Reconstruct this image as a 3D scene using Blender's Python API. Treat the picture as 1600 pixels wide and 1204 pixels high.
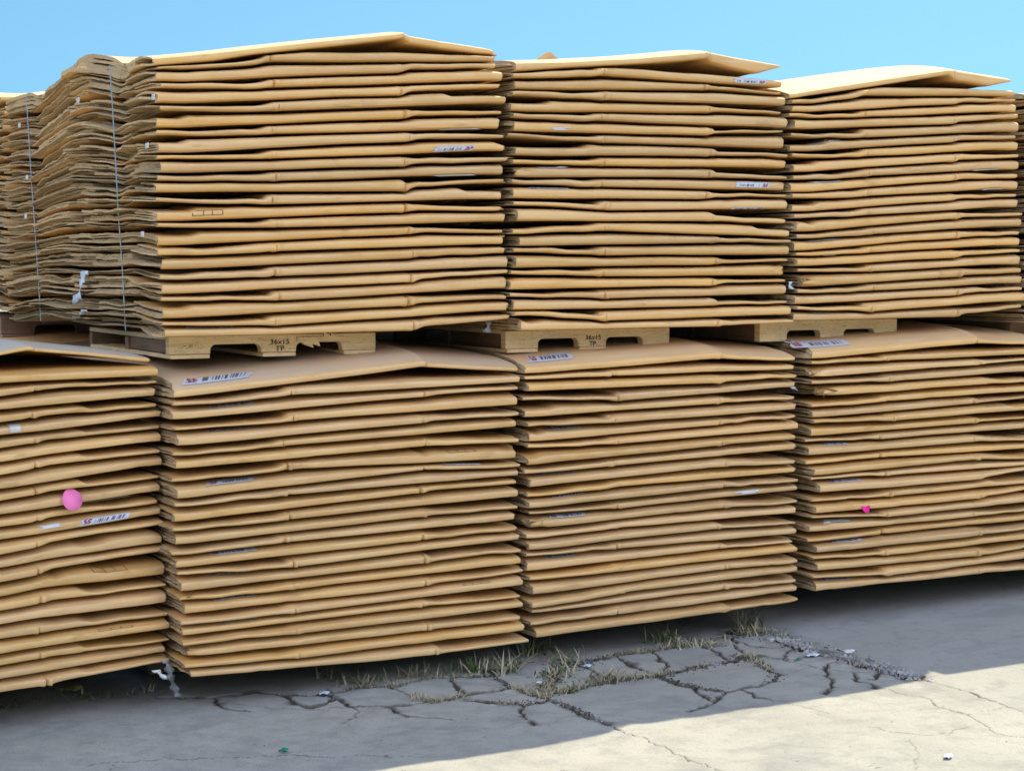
import bpy, math, random
import numpy as np
from mathutils import Vector

# ------------------------------------------------------------------ camera, light, exposure
for o in list(bpy.data.objects):
    bpy.data.objects.remove(o)
SC = bpy.context.scene
COL = SC.collection
CAM = np.array([-1.831, -5.702, 1.60])
HEAD = np.array([0.4955, 0.8686])          # horizontal view direction (x along the row, y into the row)
PITCH = math.radians(4.05)                 # looking slightly down
FPX = 2600.0                               # focal length in pixels of a 1600 px wide frame
FWD = np.array([HEAD[0]*math.cos(PITCH), HEAD[1]*math.cos(PITCH), -math.sin(PITCH)])
RGT = np.array([HEAD[1], -HEAD[0], 0.0])
UPV = np.cross(RGT, FWD)
cam = bpy.data.cameras.new('camera')
cam.sensor_fit = 'HORIZONTAL'; cam.sensor_width = 36.0; cam.lens = 36.0*FPX/1600.0
cam.clip_start = 0.05; cam.clip_end = 3000
co = bpy.data.objects.new('camera', cam); COL.objects.link(co)
co.location = CAM
co.rotation_euler = Vector(FWD).to_track_quat('-Z', 'Y').to_euler()
SC.camera = co

SUN_TRAVEL = Vector((-1.48, -0.97, -2.45)).normalized()   # light comes from behind the row, from the right
sun = bpy.data.lights.new('sun', 'SUN'); sun.energy = 5.0; sun.angle = math.radians(0.5); sun.color = (1.0, 0.895, 0.66)
so = bpy.data.objects.new('sun', sun); COL.objects.link(so)
so.rotation_euler = SUN_TRAVEL.to_track_quat('-Z', 'Y').to_euler()
so.location = (6, 6, 10)
W = bpy.data.worlds.new('World'); SC.world = W; W.use_nodes = True
nt = W.node_tree; nt.nodes.clear()
sky = nt.nodes.new('ShaderNodeTexSky'); sky.sky_type = 'NISHITA'; sky.sun_disc = False
tosun = -SUN_TRAVEL
sky.sun_elevation = math.asin(tosun.z)
sky.sun_rotation = math.atan2(tosun.x, tosun.y)
sky.air_density = 1.0; sky.dust_density = 0.6; sky.ozone_density = 1.0
sky.altitude = 300
def wn(typ, **kw):
    n = nt.nodes.new(typ)
    for k, v in kw.items(): setattr(n, k, v)
    return n
def wmath(op, a, b=0.0, c=None, clamp=False):
    m = wn('ShaderNodeMath', operation=op, use_clamp=clamp)
    for sock, val in zip(m.inputs, (a, b, c)):
        if val is None: continue
        if isinstance(val, (int, float)): sock.default_value = val
        else: nt.links.new(val, sock)
    return m.outputs[0]
def wstep(x, a, b):
    m = wn('ShaderNodeMapRange', interpolation_type='SMOOTHSTEP')
    nt.links.new(x, m.inputs['Value']); m.inputs['From Min'].default_value = a; m.inputs['From Max'].default_value = b
    return m.outputs[0]
tc = wn('ShaderNodeTexCoord'); sep = wn('ShaderNodeSeparateXYZ'); nt.links.new(tc.outputs['Generated'], sep.inputs[0])
# clear deep-blue sky right down to the horizon: the sky is looked up somewhat higher than the view direction
cmb = wn('ShaderNodeCombineXYZ')
nt.links.new(sep.outputs[0], cmb.inputs[0]); nt.links.new(sep.outputs[1], cmb.inputs[1])
nt.links.new(wmath('ADD', wmath('MULTIPLY', sep.outputs[2], 0.92), 0.22), cmb.inputs[2])
nrm = wn('ShaderNodeVectorMath', operation='NORMALIZE'); nt.links.new(cmb.outputs[0], nrm.inputs[0]); nt.links.new(nrm.outputs[0], sky.inputs[0])
tint = wn('ShaderNodeMix', data_type='RGBA', blend_type='MULTIPLY'); tint.inputs[0].default_value = 1.0
nt.links.new(sky.outputs[0], tint.inputs[6]); tint.inputs[7].default_value = (0.70, 1.08, 1.03, 1)
# added bright cloud bank, out of view behind the camera, fills the shaded fronts
back = wmath('ADD', wmath('MULTIPLY', sep.outputs[0], -0.4955), wmath('MULTIPLY', sep.outputs[1], -0.8686))
cn = wn('ShaderNodeTexNoise'); cn.inputs['Scale'].default_value = 3.2; cn.inputs['Detail'].default_value = 6
nt.links.new(tc.outputs['Generated'], cn.inputs['Vector'])
fill_cover = wmath('MULTIPLY', wstep(back, -0.05, 0.35), wmath('SUBTRACT', 1.0, wstep(sep.outputs[2], 0.70, 0.96)))
fill_cover = wmath('MULTIPLY', wmath('MULTIPLY', fill_cover, wstep(sep.outputs[2], 0.12, 0.42)), wstep(cn.outputs['Fac'], 0.30, 0.50))
fill_clouds = wn('ShaderNodeMix', data_type='RGBA'); nt.links.new(fill_cover, fill_clouds.inputs[0])
nt.links.new(tint.outputs[2], fill_clouds.inputs[6]); fill_clouds.inputs[7].default_value = (16.6, 18.4, 24.5, 1)
bg = nt.nodes.new('ShaderNodeBackground'); bg.inputs['Strength'].default_value = 0.10
wo = nt.nodes.new('ShaderNodeOutputWorld')
nt.links.new(fill_clouds.outputs[2], bg.inputs[0]); nt.links.new(bg.outputs[0], wo.inputs[0])
SC.view_settings.view_transform = 'Standard'; SC.view_settings.look = 'None'
SC.view_settings.exposure = 0.62; SC.view_settings.gamma = 1.0
SC.render.engine = 'CYCLES'
SC.cycles.max_bounces = 8; SC.cycles.diffuse_bounces = 3

random.seed(7)
RNG = np.random.default_rng(11)

# ------------------------------------------------------------------ helpers
def ray(x, y):
    d = FWD + RGT*(x-800.0)/FPX - UPV*(y-602.0)/FPX
    return d
def ground_at(x, y, z=0.0):
    d = ray(x, y); t = (z-CAM[2])/d[2]
    return CAM + d*t
def plane_hit(x, y, O, yaw):
    """ray through a pixel of the photograph -> (u along the front, z) on a stack's front plane"""
    d = ray(x, y); c, s = math.cos(yaw), math.sin(yaw)
    n = np.array([-s, c])
    t = np.dot(np.array(O[:2])-CAM[:2], n)/np.dot(d[:2], n)
    p = CAM + d*t
    return (p[0]-O[0])*c + (p[1]-O[1])*s, p[2]

def tag(o, label=None, cat=None, group=None, kind=None):
    if label: o['label'] = label
    if cat: o['category'] = cat
    if group: o['group'] = group
    if kind: o['kind'] = kind
    return o

WLOC = {}
def mesh_obj(name, verts, faces, mats, parent=None, loc=None, mat_idx=None, smooth=None, uvs=None):
    """one mesh object; verts in world space, moved so that the object's origin sits at loc"""
    verts = np.asarray(verts, dtype=float)
    loc = np.array(loc if loc is not None else (parent['_o'] if False else (0, 0, 0)), dtype=float)
    me = bpy.data.meshes.new(name)
    me.from_pydata((verts-loc).tolist(), [], faces)
    for m in (mats if isinstance(mats, (list, tuple)) else [mats]):
        me.materials.append(m)
    if mat_idx is not None:
        me.polygons.foreach_set('material_index', np.asarray(mat_idx, dtype=np.int32))
    if smooth is not None:
        me.polygons.foreach_set('use_smooth', np.broadcast_to(np.asarray(smooth, dtype=bool), (len(faces),)).copy())
    if uvs is not None:
        uvl = me.uv_layers.new(name='UVMap')
        li = np.empty(len(me.loops), dtype=np.int32); me.loops.foreach_get('vertex_index', li)
        uvl.data.foreach_set('uv', np.asarray(uvs, dtype=np.float32)[li].ravel())
    me.update()
    o = bpy.data.objects.new(name, me); COL.objects.link(o)
    if parent is not None:
        o.parent = parent
        o.location = Vector(loc) - Vector(WLOC[parent.name])
    else:
        o.location = loc
    WLOC[o.name] = tuple(loc)
    return o

class MB:
    """collects simple solids into one mesh"""
    def __init__(s): s.v = []; s.f = []
    def hexa(s, pts):
        k = len(s.v); s.v += [tuple(p) for p in pts]
        s.f += [tuple(k+i for i in q) for q in ((0,3,2,1),(4,5,6,7),(0,1,5,4),(1,2,6,5),(2,3,7,6),(3,0,4,7))]
    def box(s, x0, x1, y0, y1, z0, z1):
        s.hexa([(x0,y0,z0),(x1,y0,z0),(x1,y1,z0),(x0,y1,z0),(x0,y0,z1),(x1,y0,z1),(x1,y1,z1),(x0,y1,z1)])
    def prism(s, poly, y0, y1):
        """polygon in x,z (counter-clockwise seen from -y) extruded from y0 to y1"""
        k = len(s.v); n = len(poly)
        s.v += [(x, y0, z) for x, z in poly] + [(x, y1, z) for x, z in poly]
        s.f.append(tuple(k+i for i in range(n))); s.f.append(tuple(k+n+i for i in reversed(range(n))))
        for i in range(n):
            j = (i+1) % n
            s.f.append((k+i, k+n+i, k+n+j, k+j))
    def sheet(s, rows):
        """grid of points"""
        k = len(s.v); n = len(rows[0])
        for r in rows: s.v += [tuple(p) for p in r]
        for i in range(len(rows)-1):
            for j in range(n-1):
                a = k+i*n+j; s.f.append((a, a+1, a+n+1, a+n))
    def build(s, name, mat, parent=None, loc=None, smooth=False):
        return mesh_obj(name, s.v, s.f, mat, parent, loc, smooth=smooth)

def bevel(o, w=0.004, seg=2):
    m = o.modifiers.new('bevel', 'BEVEL'); m.width = w; m.segments = seg; m.limit_method = 'ANGLE'

def noise1(n, k, amp, rng=None):
    """smooth 1-D noise of n samples with about k bumps"""
    rng = rng or RNG
    k = max(2, int(k)); kn = rng.normal(0, 1, k+3)
    x = np.linspace(0, k, n); i = np.floor(x).astype(int); f = x-i; f = f*f*(3-2*f)
    return amp*(kn[i]*(1-f)+kn[i+1]*f)
def noise_at(x, cell, amp, seed):
    """smooth 1-D noise sampled at positions x"""
    r = np.random.default_rng(seed).normal(0, 1, 4096)
    q = np.asarray(x)/cell + 1000.0; i = np.floor(q).astype(int) % 4000; f = q-np.floor(q); f = f*f*(3-2*f)
    return amp*(r[i]*(1-f)+r[i+1]*f)
def noise2(x, y, cell, seed):
    r = np.random.default_rng(seed).uniform(-1, 1, (256, 256))
    qx = np.asarray(x)/cell+5000.0; qy = np.asarray(y)/cell+5000.0
    ix = np.floor(qx).astype(int); iy = np.floor(qy).astype(int)
    fx = qx-ix; fy = qy-iy; fx = fx*fx*(3-2*fx); fy = fy*fy*(3-2*fy)
    ix %= 255; iy %= 255
    return (r[ix, iy]*(1-fx)+r[ix+1, iy]*fx)*(1-fy)+(r[ix, iy+1]*(1-fx)+r[ix+1, iy+1]*fx)*fy
def sstep(a, b, x):
    t = np.clip((x-a)/(b-a), 0, 1); return t*t*(3-2*t)

# ------------------------------------------------------------------ materials
class NT:
    def __init__(s, name):
        s.m = bpy.data.materials.new(name); s.m.use_nodes = True
        s.t = s.m.node_tree; s.b = s.t.nodes['Principled BSDF']
    def n(s, typ, **kw):
        nd = s.t.nodes.new(typ)
        for k, v in kw.items(): setattr(nd, k, v)
        return nd
    def l(s, a, b): s.t.links.new(a, b)
    def ramp(s, fac, stops):
        r = s.n('ShaderNodeValToRGB'); e = r.color_ramp.elements
        while len(e) < len(stops): e.new(0.5)
        for i, (p, c) in enumerate(stops):
            e[i].position = p; e[i].color = (*c, 1) if len(c) == 3 else c
        s.l(fac, r.inputs[0]); return r.outputs[0]
    def mix(s, fac, a, b, mode='MIX'):
        m = s.n('ShaderNodeMix', data_type='RGBA', blend_type=mode)
        for sock, val in ((m.inputs[0], fac), (m.inputs[6], a), (m.inputs[7], b)):
            if isinstance(val, (int, float)): sock.default_value = val
            elif isinstance(val, tuple): sock.default_value = (*val, 1) if len(val) == 3 else val
            else: s.l(val, sock)
        return m.outputs[2]
    def math(s, op, a, b=0.0, clamp=False):
        m = s.n('ShaderNodeMath', operation=op, use_clamp=clamp)
        for sock, val in ((m.inputs[0], a), (m.inputs[1], b)):
            if isinstance(val, (int, float)): sock.default_value = val
            else: s.l(val, sock)
        return m.outputs[0]
    def noise(s, vec, scale, detail=4, rough=0.55, dist=0.0):
        nd = s.n('ShaderNodeTexNoise'); nd.inputs['Scale'].default_value = scale
        nd.inputs['Detail'].default_value = detail; nd.inputs['Roughness'].default_value = rough
        nd.inputs['Distortion'].default_value = dist
        s.l(vec, nd.inputs['Vector']); return nd.outputs['Fac']
    def mapping(s, vec, scale=(1,1,1), loc=None):
        mp = s.n('ShaderNodeMapping'); mp.inputs['Scale'].default_value = scale
        s.l(vec, mp.inputs['Vector'])
        if loc is not None: s.l(loc, mp.inputs['Location'])
        return mp.outputs[0]
    def bump(s, h, strength, dist):
        b = s.n('ShaderNodeBump'); b.inputs['Strength'].default_value = strength; b.inputs['Distance'].default_value = dist
        s.l(h, b.inputs['Height']); s.l(b.outputs[0], s.b.inputs['Normal'])
    def objvec(s, tone=False):
        tc = s.n('ShaderNodeTexCoord'); oi = s.n('ShaderNodeObjectInfo'); rnd = oi.outputs['Random']
        if tone: rnd = s.n('ShaderNodeAttribute', attribute_name='tone').outputs['Fac']
        cx = s.n('ShaderNodeCombineXYZ')
        r = s.math('MULTIPLY', rnd, 37.0)
        s.l(r, cx.inputs[0]); s.l(s.math('MULTIPLY', rnd, 91.0), cx.inputs[1]); s.l(r, cx.inputs[2])
        va = s.n('ShaderNodeVectorMath', operation='ADD')
        s.l(tc.outputs['Object'], va.inputs[0]); s.l(cx.outputs[0], va.inputs[1])
        return va.outputs[0], rnd

def mat_cardboard():
    k = NT('brown_cardboard'); vec, rnd = k.objvec(True)
    blot = k.noise(vec, 2.3, 3)
    streak = k.noise(k.mapping(vec, (2.0, 60, 60)), 1.0, 3, 0.6)
    fib = k.noise(k.mapping(vec, (60, 240, 240)), 1.0, 2)
    c = k.ramp(blot, [(0.28, (0.585, 0.322, 0.104)), (0.5, (0.68, 0.395, 0.132)), (0.74, (0.73, 0.455, 0.165))])
    c = k.mix(k.ramp(streak, [(0.35, (0, 0, 0)), (0.7, (0.55, 0.55, 0.55))]), c, (0.48, 0.275, 0.098))
    c = k.mix(k.ramp(fib, [(0.4, (0, 0, 0)), (0.75, (0.35, 0.35, 0.35))]), c, (0.64, 0.45, 0.235))
    v = k.math('ADD', k.math('MULTIPLY', rnd, 0.30), 0.86)
    hsv = k.n('ShaderNodeHueSaturation'); k.l(c, hsv.inputs['Color']); k.l(v, hsv.inputs['Value'])
    k.l(k.math('ADD', k.math('MULTIPLY', k.math('FRACT', k.math('MULTIPLY', rnd, 7.31)), 0.12), 0.93), hsv.inputs['Saturation'])
    # scuffs and specks with a shape of their own
    sp = k.noise(k.mapping(vec, (9, 40, 40)), 1.0, 5, 0.7)
    c2 = k.mix(k.ramp(sp, [(0.70, (0, 0, 0)), (0.78, (0.5, 0.5, 0.5))]), hsv.outputs[0], (0.16, 0.10, 0.05))
    we = k.n('ShaderNodeAttribute', attribute_name='wear_highlight')  # worn fold edge, with its highlight put into the colour
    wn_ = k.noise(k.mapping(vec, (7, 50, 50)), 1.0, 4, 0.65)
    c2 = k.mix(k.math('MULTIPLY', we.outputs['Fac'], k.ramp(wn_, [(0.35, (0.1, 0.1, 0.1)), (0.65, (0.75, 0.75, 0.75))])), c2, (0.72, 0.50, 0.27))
    dk = k.noise(k.mapping(vec, (5, 22, 22)), 1.0, 4, 0.6)
    c2 = k.mix(k.ramp(dk, [(0.62, (0, 0, 0)), (0.72, (0.35, 0.35, 0.35))]), c2, (0.30, 0.17, 0.075))
    fa = k.n('ShaderNodeAttribute', attribute_name='depth_weight')  # paler top sheets: sky grey and sunlit cream painted in
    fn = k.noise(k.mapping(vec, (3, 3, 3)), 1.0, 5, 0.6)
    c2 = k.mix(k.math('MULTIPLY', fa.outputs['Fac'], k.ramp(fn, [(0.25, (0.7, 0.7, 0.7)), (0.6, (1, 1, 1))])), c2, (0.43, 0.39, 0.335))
    k.l(c2, k.b.inputs['Base Color'])
    k.b.inputs['Roughness'].default_value = 0.72
    k.b.inputs['Specular IOR Level'].default_value = 0.25
    h = k.math('ADD', k.noise(k.mapping(vec, (14, 90, 90)), 1.0, 4), k.math('MULTIPLY', k.noise(vec, 11.0, 3), 1.4))
    k.bump(h, 0.35, 0.004)
    return k.m
def mat_edge():
    k = NT('corrugated_cut_edge'); vec, rnd = k.objvec(True)
    tc = k.n('ShaderNodeTexCoord')
    big = k.noise(k.mapping(vec, (3, 3, 20)), 1.0, 4)
    fine = k.noise(k.mapping(vec, (140, 140, 420)), 1.0, 2)
    w = k.n('ShaderNodeTexWave', wave_type='BANDS', bands_direction='Y')
    w.inputs['Scale'].default_value = 1.0; w.inputs['Distortion'].default_value = 1.5; w.inputs['Detail'].default_value = 2
    k.l(k.mapping(tc.outputs['UV'], (6, 75, 1)), w.inputs['Vector'])
    c = k.ramp(big, [(0.3, (0.47, 0.345, 0.205)), (0.55, (0.64, 0.48, 0.29)), (0.75, (0.74, 0.56, 0.34))])
    c = k.mix(k.ramp(w.outputs['Fac'], [(0.25, (0.55, 0.55, 0.55)), (0.6, (0, 0, 0))]), c, (0.24, 0.178, 0.105))
    c = k.mix(k.ramp(fine, [(0.42, (0.5, 0.5, 0.5)), (0.6, (0, 0, 0))]), c, (0.22, 0.165, 0.10))
    hsv = k.n('ShaderNodeHueSaturation'); k.l(c, hsv.inputs['Color'])
    k.l(k.math('ADD', k.math('MULTIPLY', rnd, 0.35), 0.82), hsv.inputs['Value'])
    hsv.inputs['Saturation'].default_value = 1.12
    k.l(hsv.outputs[0], k.b.inputs['Base Color']); k.b.inputs['Roughness'].default_value = 0.9
    k.b.inputs['Specular IOR Level'].default_value = 0.1
    k.bump(k.math('ADD', fine, w.outputs['Fac']), 0.5, 0.003)
    return k.m
def mat_paper():
    k = NT('white_printed_label')
    tc = k.n('ShaderNodeTexCoord'); sep = k.n('ShaderNodeSeparateXYZ'); k.l(tc.outputs['UV'], sep.inputs[0])
    u, v = sep.outputs[0], sep.outputs[1]
    oi = k.n('ShaderNodeObjectInfo')
    cx = k.n('ShaderNodeCombineXYZ'); k.l(k.math('ADD', k.math('FLOOR', k.math('MULTIPLY', u, 70.0)), k.math('MULTIPLY', oi.outputs['Random'], 50)), cx.inputs[0])
    wn = k.n('ShaderNodeTexWhiteNoise', noise_dimensions='3D'); k.l(cx.outputs[0], wn.inputs['Vector'])
    bars = k.math('GREATER_THAN', wn.outputs['Value'], 0.52)
    band = k.math('MULTIPLY', k.math('GREATER_THAN', v, 0.18), k.math('LESS_THAN', v, 0.62))
    span = k.math('MULTIPLY', k.math('GREATER_THAN', u, 0.27), k.math('LESS_THAN', u, 0.90))
    f = k.math('MULTIPLY', bars, k.math('MULTIPLY', band, span))
    txt = k.math('MULTIPLY', k.math('GREATER_THAN', k.noise(k.mapping(tc.outputs['UV'], (40, 9, 1)), 1.0, 1), 0.56),
                 k.math('MULTIPLY', k.math('GREATER_THAN', v, 0.7), k.math('LESS_THAN', v, 0.9)))
    c = k.mix(k.math('MAXIMUM', f, k.math('MULTIPLY', txt, 0.8)), (0.52, 0.53, 0.57), (0.10, 0.095, 0.11))
    red = k.math('MULTIPLY', k.math('MULTIPLY', k.math('GREATER_THAN', u, 0.04), k.math('LESS_THAN', u, 0.20)),
                 k.math('MULTIPLY', k.math('GREATER_THAN', v, 0.15), k.math('LESS_THAN', v, 0.8)))
    redn = k.math('MULTIPLY', red, k.math('GREATER_THAN', k.noise(k.mapping(tc.outputs['UV'], (22, 5, 1)), 1.0, 1), 0.42))
    c = k.mix(redn, c, (0.24, 0.05, 0.07))
    k.l(c, k.b.inputs['Base Color']); k.b.inputs['Roughness'].default_value = 0.45
    return k.m
def mat_plain(name, col, rough=0.6, spec=0.3, noise_amt=0.15, scale=30.0, trans=0.0):
    k = NT(name); vec, rnd = k.objvec()
    f = k.noise(vec, scale, 4)
    d = tuple(x*(1-noise_amt*1.6) for x in col); e = tuple(min(1, x*(1+noise_amt)) for x in col)
    k.l(k.ramp(f, [(0.3, d), (0.7, e)]), k.b.inputs['Base Color'])
    k.b.inputs['Roughness'].default_value = rough; k.b.inputs['Specular IOR Level'].default_value = spec
    if trans: k.b.inputs['Transmission Weight'].default_value = trans
    return k.m
def mat_wood(name, a, b, dark):
    k = NT(name); vec, rnd = k.objvec()
    g = k.noise(k.mapping(vec, (3.0, 3.0, 70)), 1.0, 5, 0.65, 1.2)
    big = k.noise(vec, 5, 2)
    c = k.ramp(g, [(0.25, dark), (0.42, a), (0.7, b)])
    c = k.mix(k.ramp(big, [(0.45, (0, 0, 0)), (0.75, (0.5, 0.5, 0.5))]), c, tuple(x*0.6 for x in a))
    crk = k.noise(k.mapping(vec, (6, 6, 28)), 1.0, 3, 0.5, 2.5)
    ln = k.math('ABSOLUTE', k.math('SUBTRACT', crk, 0.5))
    c = k.mix(k.ramp(ln, [(0.0, (0.75, 0.75, 0.75)), (0.012, (0, 0, 0))]), c, (0.05, 0.03, 0.015))
    k.l(c, k.b.inputs['Base Color']); k.b.inputs['Roughness'].default_value = 0.75
    k.bump(g, 0.4, 0.003)
    return k.m
def mat_concrete():
    k = NT('weathered_concrete')
    tc = k.n('ShaderNodeTexCoord'); vec = tc.outputs['Object']
    ca = k.n('ShaderNodeAttribute', attribute_name='crack'); sl = k.n('ShaderNodeAttribute', attribute_name='slab')
    n1 = k.noise(vec, 1.1, 5, 0.6); n2 = k.noise(vec, 9.0, 6, 0.65); n3 = k.noise(vec, 95, 3, 0.6)
    c = k.ramp(n1, [(0.25, (0.24, 0.238, 0.212)), (0.5, (0.318, 0.312, 0.275)), (0.78, (0.375, 0.366, 0.32))])
    c = k.mix(k.ramp(n2, [(0.34, (0.4, 0.4, 0.4)), (0.52, (0, 0, 0))]), c, (0.19, 0.188, 0.178))
    agg = k.n('ShaderNodeTexVoronoi', feature='F1'); agg.inputs['Scale'].default_value = 120; k.l(vec, agg.inputs['Vector'])
    c = k.mix(k.ramp(agg.outputs['Distance'], [(0.14, (0.55, 0.55, 0.55)), (0.30, (0, 0, 0))]), c, (0.14, 0.137, 0.13))
    wsp = k.n('ShaderNodeTexVoronoi', feature='F1'); wsp.inputs['Scale'].default_value = 46; k.l(k.mapping(vec, (1, 1.4, 1)), wsp.inputs['Vector'])
    c = k.mix(k.ramp(wsp.outputs['Distance'], [(0.07, (0.6, 0.6, 0.6)), (0.13, (0, 0, 0))]), c, (0.42, 0.41, 0.38))
    blotch = k.noise(k.mapping(vec, (2.2, 4.0, 1)), 1.0, 6, 0.7, 0.6)
    c = k.mix(k.ramp(blotch, [(0.52, (0, 0, 0)), (0.66, (0.45, 0.45, 0.45))]), c, (0.17, 0.172, 0.168))
    pit = k.noise(k.mapping(vec, (16, 30, 1)), 1.0, 3, 0.75)
    c = k.mix(k.ramp(pit, [(0.65, (0, 0, 0)), (0.72, (0.7, 0.7, 0.7))]), c, (0.10, 0.098, 0.09))
    smooth = k.mix(k.noise(k.mapping(vec, (1.2, 2.5, 1)), 1.0, 4), (0.27, 0.267, 0.24), (0.35, 0.343, 0.308))
    smooth = k.mix(k.ramp(n2, [(0.34, (0.55, 0.55, 0.55)), (0.47, (0, 0, 0))]), smooth, (0.20, 0.198, 0.19))
    fine = k.noise(k.mapping(vec, (60, 90, 1)), 1.0, 4, 0.7)
    smooth = k.mix(k.ramp(fine, [(0.30, (0.5, 0.5, 0.5)), (0.5, (0, 0, 0))]), smooth, (0.20, 0.20, 0.19))
    st = k.noise(k.mapping(vec, (1.6, 3.5, 1)), 1.0, 5, 0.65, 0.8)
    smooth = k.mix(k.ramp(st, [(0.54, (0, 0, 0)), (0.68, (0.5, 0.5, 0.5))]), smooth, (0.20, 0.205, 0.20))
    c = k.mix(sl.outputs['Fac'], c, smooth)
    dirt = k.mix(n3, (0.028, 0.024, 0.018), (0.085, 0.072, 0.05))
    c = k.mix(ca.outputs['Fac'], c, dirt)
    k.l(c, k.b.inputs['Base Color']); k.b.inputs['Roughness'].default_value = 0.9
    k.b.inputs['Specular IOR Level'].default_value = 0.2
    h = k.math('ADD', k.math('MULTIPLY', n2, 1.0), k.math('MULTIPLY', n3, 0.35))
    h = k.math('SUBTRACT', h, k.math('MULTIPLY', k.ramp(pit, [(0.68, (0, 0, 0)), (0.74, (1, 1, 1))]), 0.8))
    k.bump(h, 0.7, 0.012)
    return k.m
def mat_grass(name, a, b):
    k = NT(name); at = k.n('ShaderNodeAttribute', attribute_name='tint')
    k.l(k.mix(at.outputs['Fac'], a, b), k.b.inputs['Base Color'])
    k.b.inputs['Roughness'].default_value = 0.7
    return k.m

CARD = mat_cardboard(); EDGE = mat_edge(); LABELM = mat_paper()
PAPER = mat_plain('white_paper', (0.60, 0.60, 0.58), 0.6, 0.2, 0.06)
PINK = mat_plain('pink_paper', (0.86, 0.20, 0.42), 0.55, 0.2, 0.04)
PINKD = mat_plain('deep_pink_paper', (0.80, 0.02, 0.25), 0.55, 0.2, 0.04)
TAPE = mat_plain('clear_packing_tape', (0.55, 0.52, 0.46), 0.25, 0.5, 0.1)
INK = mat_plain('black_ink', (0.07, 0.04, 0.028), 0.7, 0.2, 0.2)
STRAP = mat_plain('grey_plastic_strap', (0.22, 0.26, 0.30), 0.35, 0.5, 0.1, 8)
FILM = mat_plain('pale_plastic_film', (0.58, 0.64, 0.70), 0.3, 0.5, 0.12, 12)
FILMD = mat_plain('dirty_plastic_film', (0.17, 0.17, 0.16), 0.4, 0.4, 0.4, 25)
WOOD = mat_wood('pale_pine', (0.76, 0.53, 0.25), (0.84, 0.63, 0.33), (0.52, 0.32, 0.13))
WOODD = mat_wood('shaded_brown_pine', (0.20, 0.115, 0.06), (0.27, 0.165, 0.085), (0.10, 0.06, 0.03))  # brown pine, colour darkened for boards that sit in shade
CONC = mat_concrete()
GRASS = mat_grass('grass_blade', (0.40, 0.335, 0.215), (0.06, 0.115, 0.025))
STONE = mat_plain('grey_gravel', (0.27, 0.26, 0.245), 0.9, 0.2, 0.5, 14)
GLASS = mat_plain('green_glass', (0.01, 0.22, 0.15), 0.15, 0.6, 0.1, 20)
LEAF = mat_plain('dry_yellow_leaf', (0.40, 0.33, 0.10), 0.6, 0.3, 0.2, 30)

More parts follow.
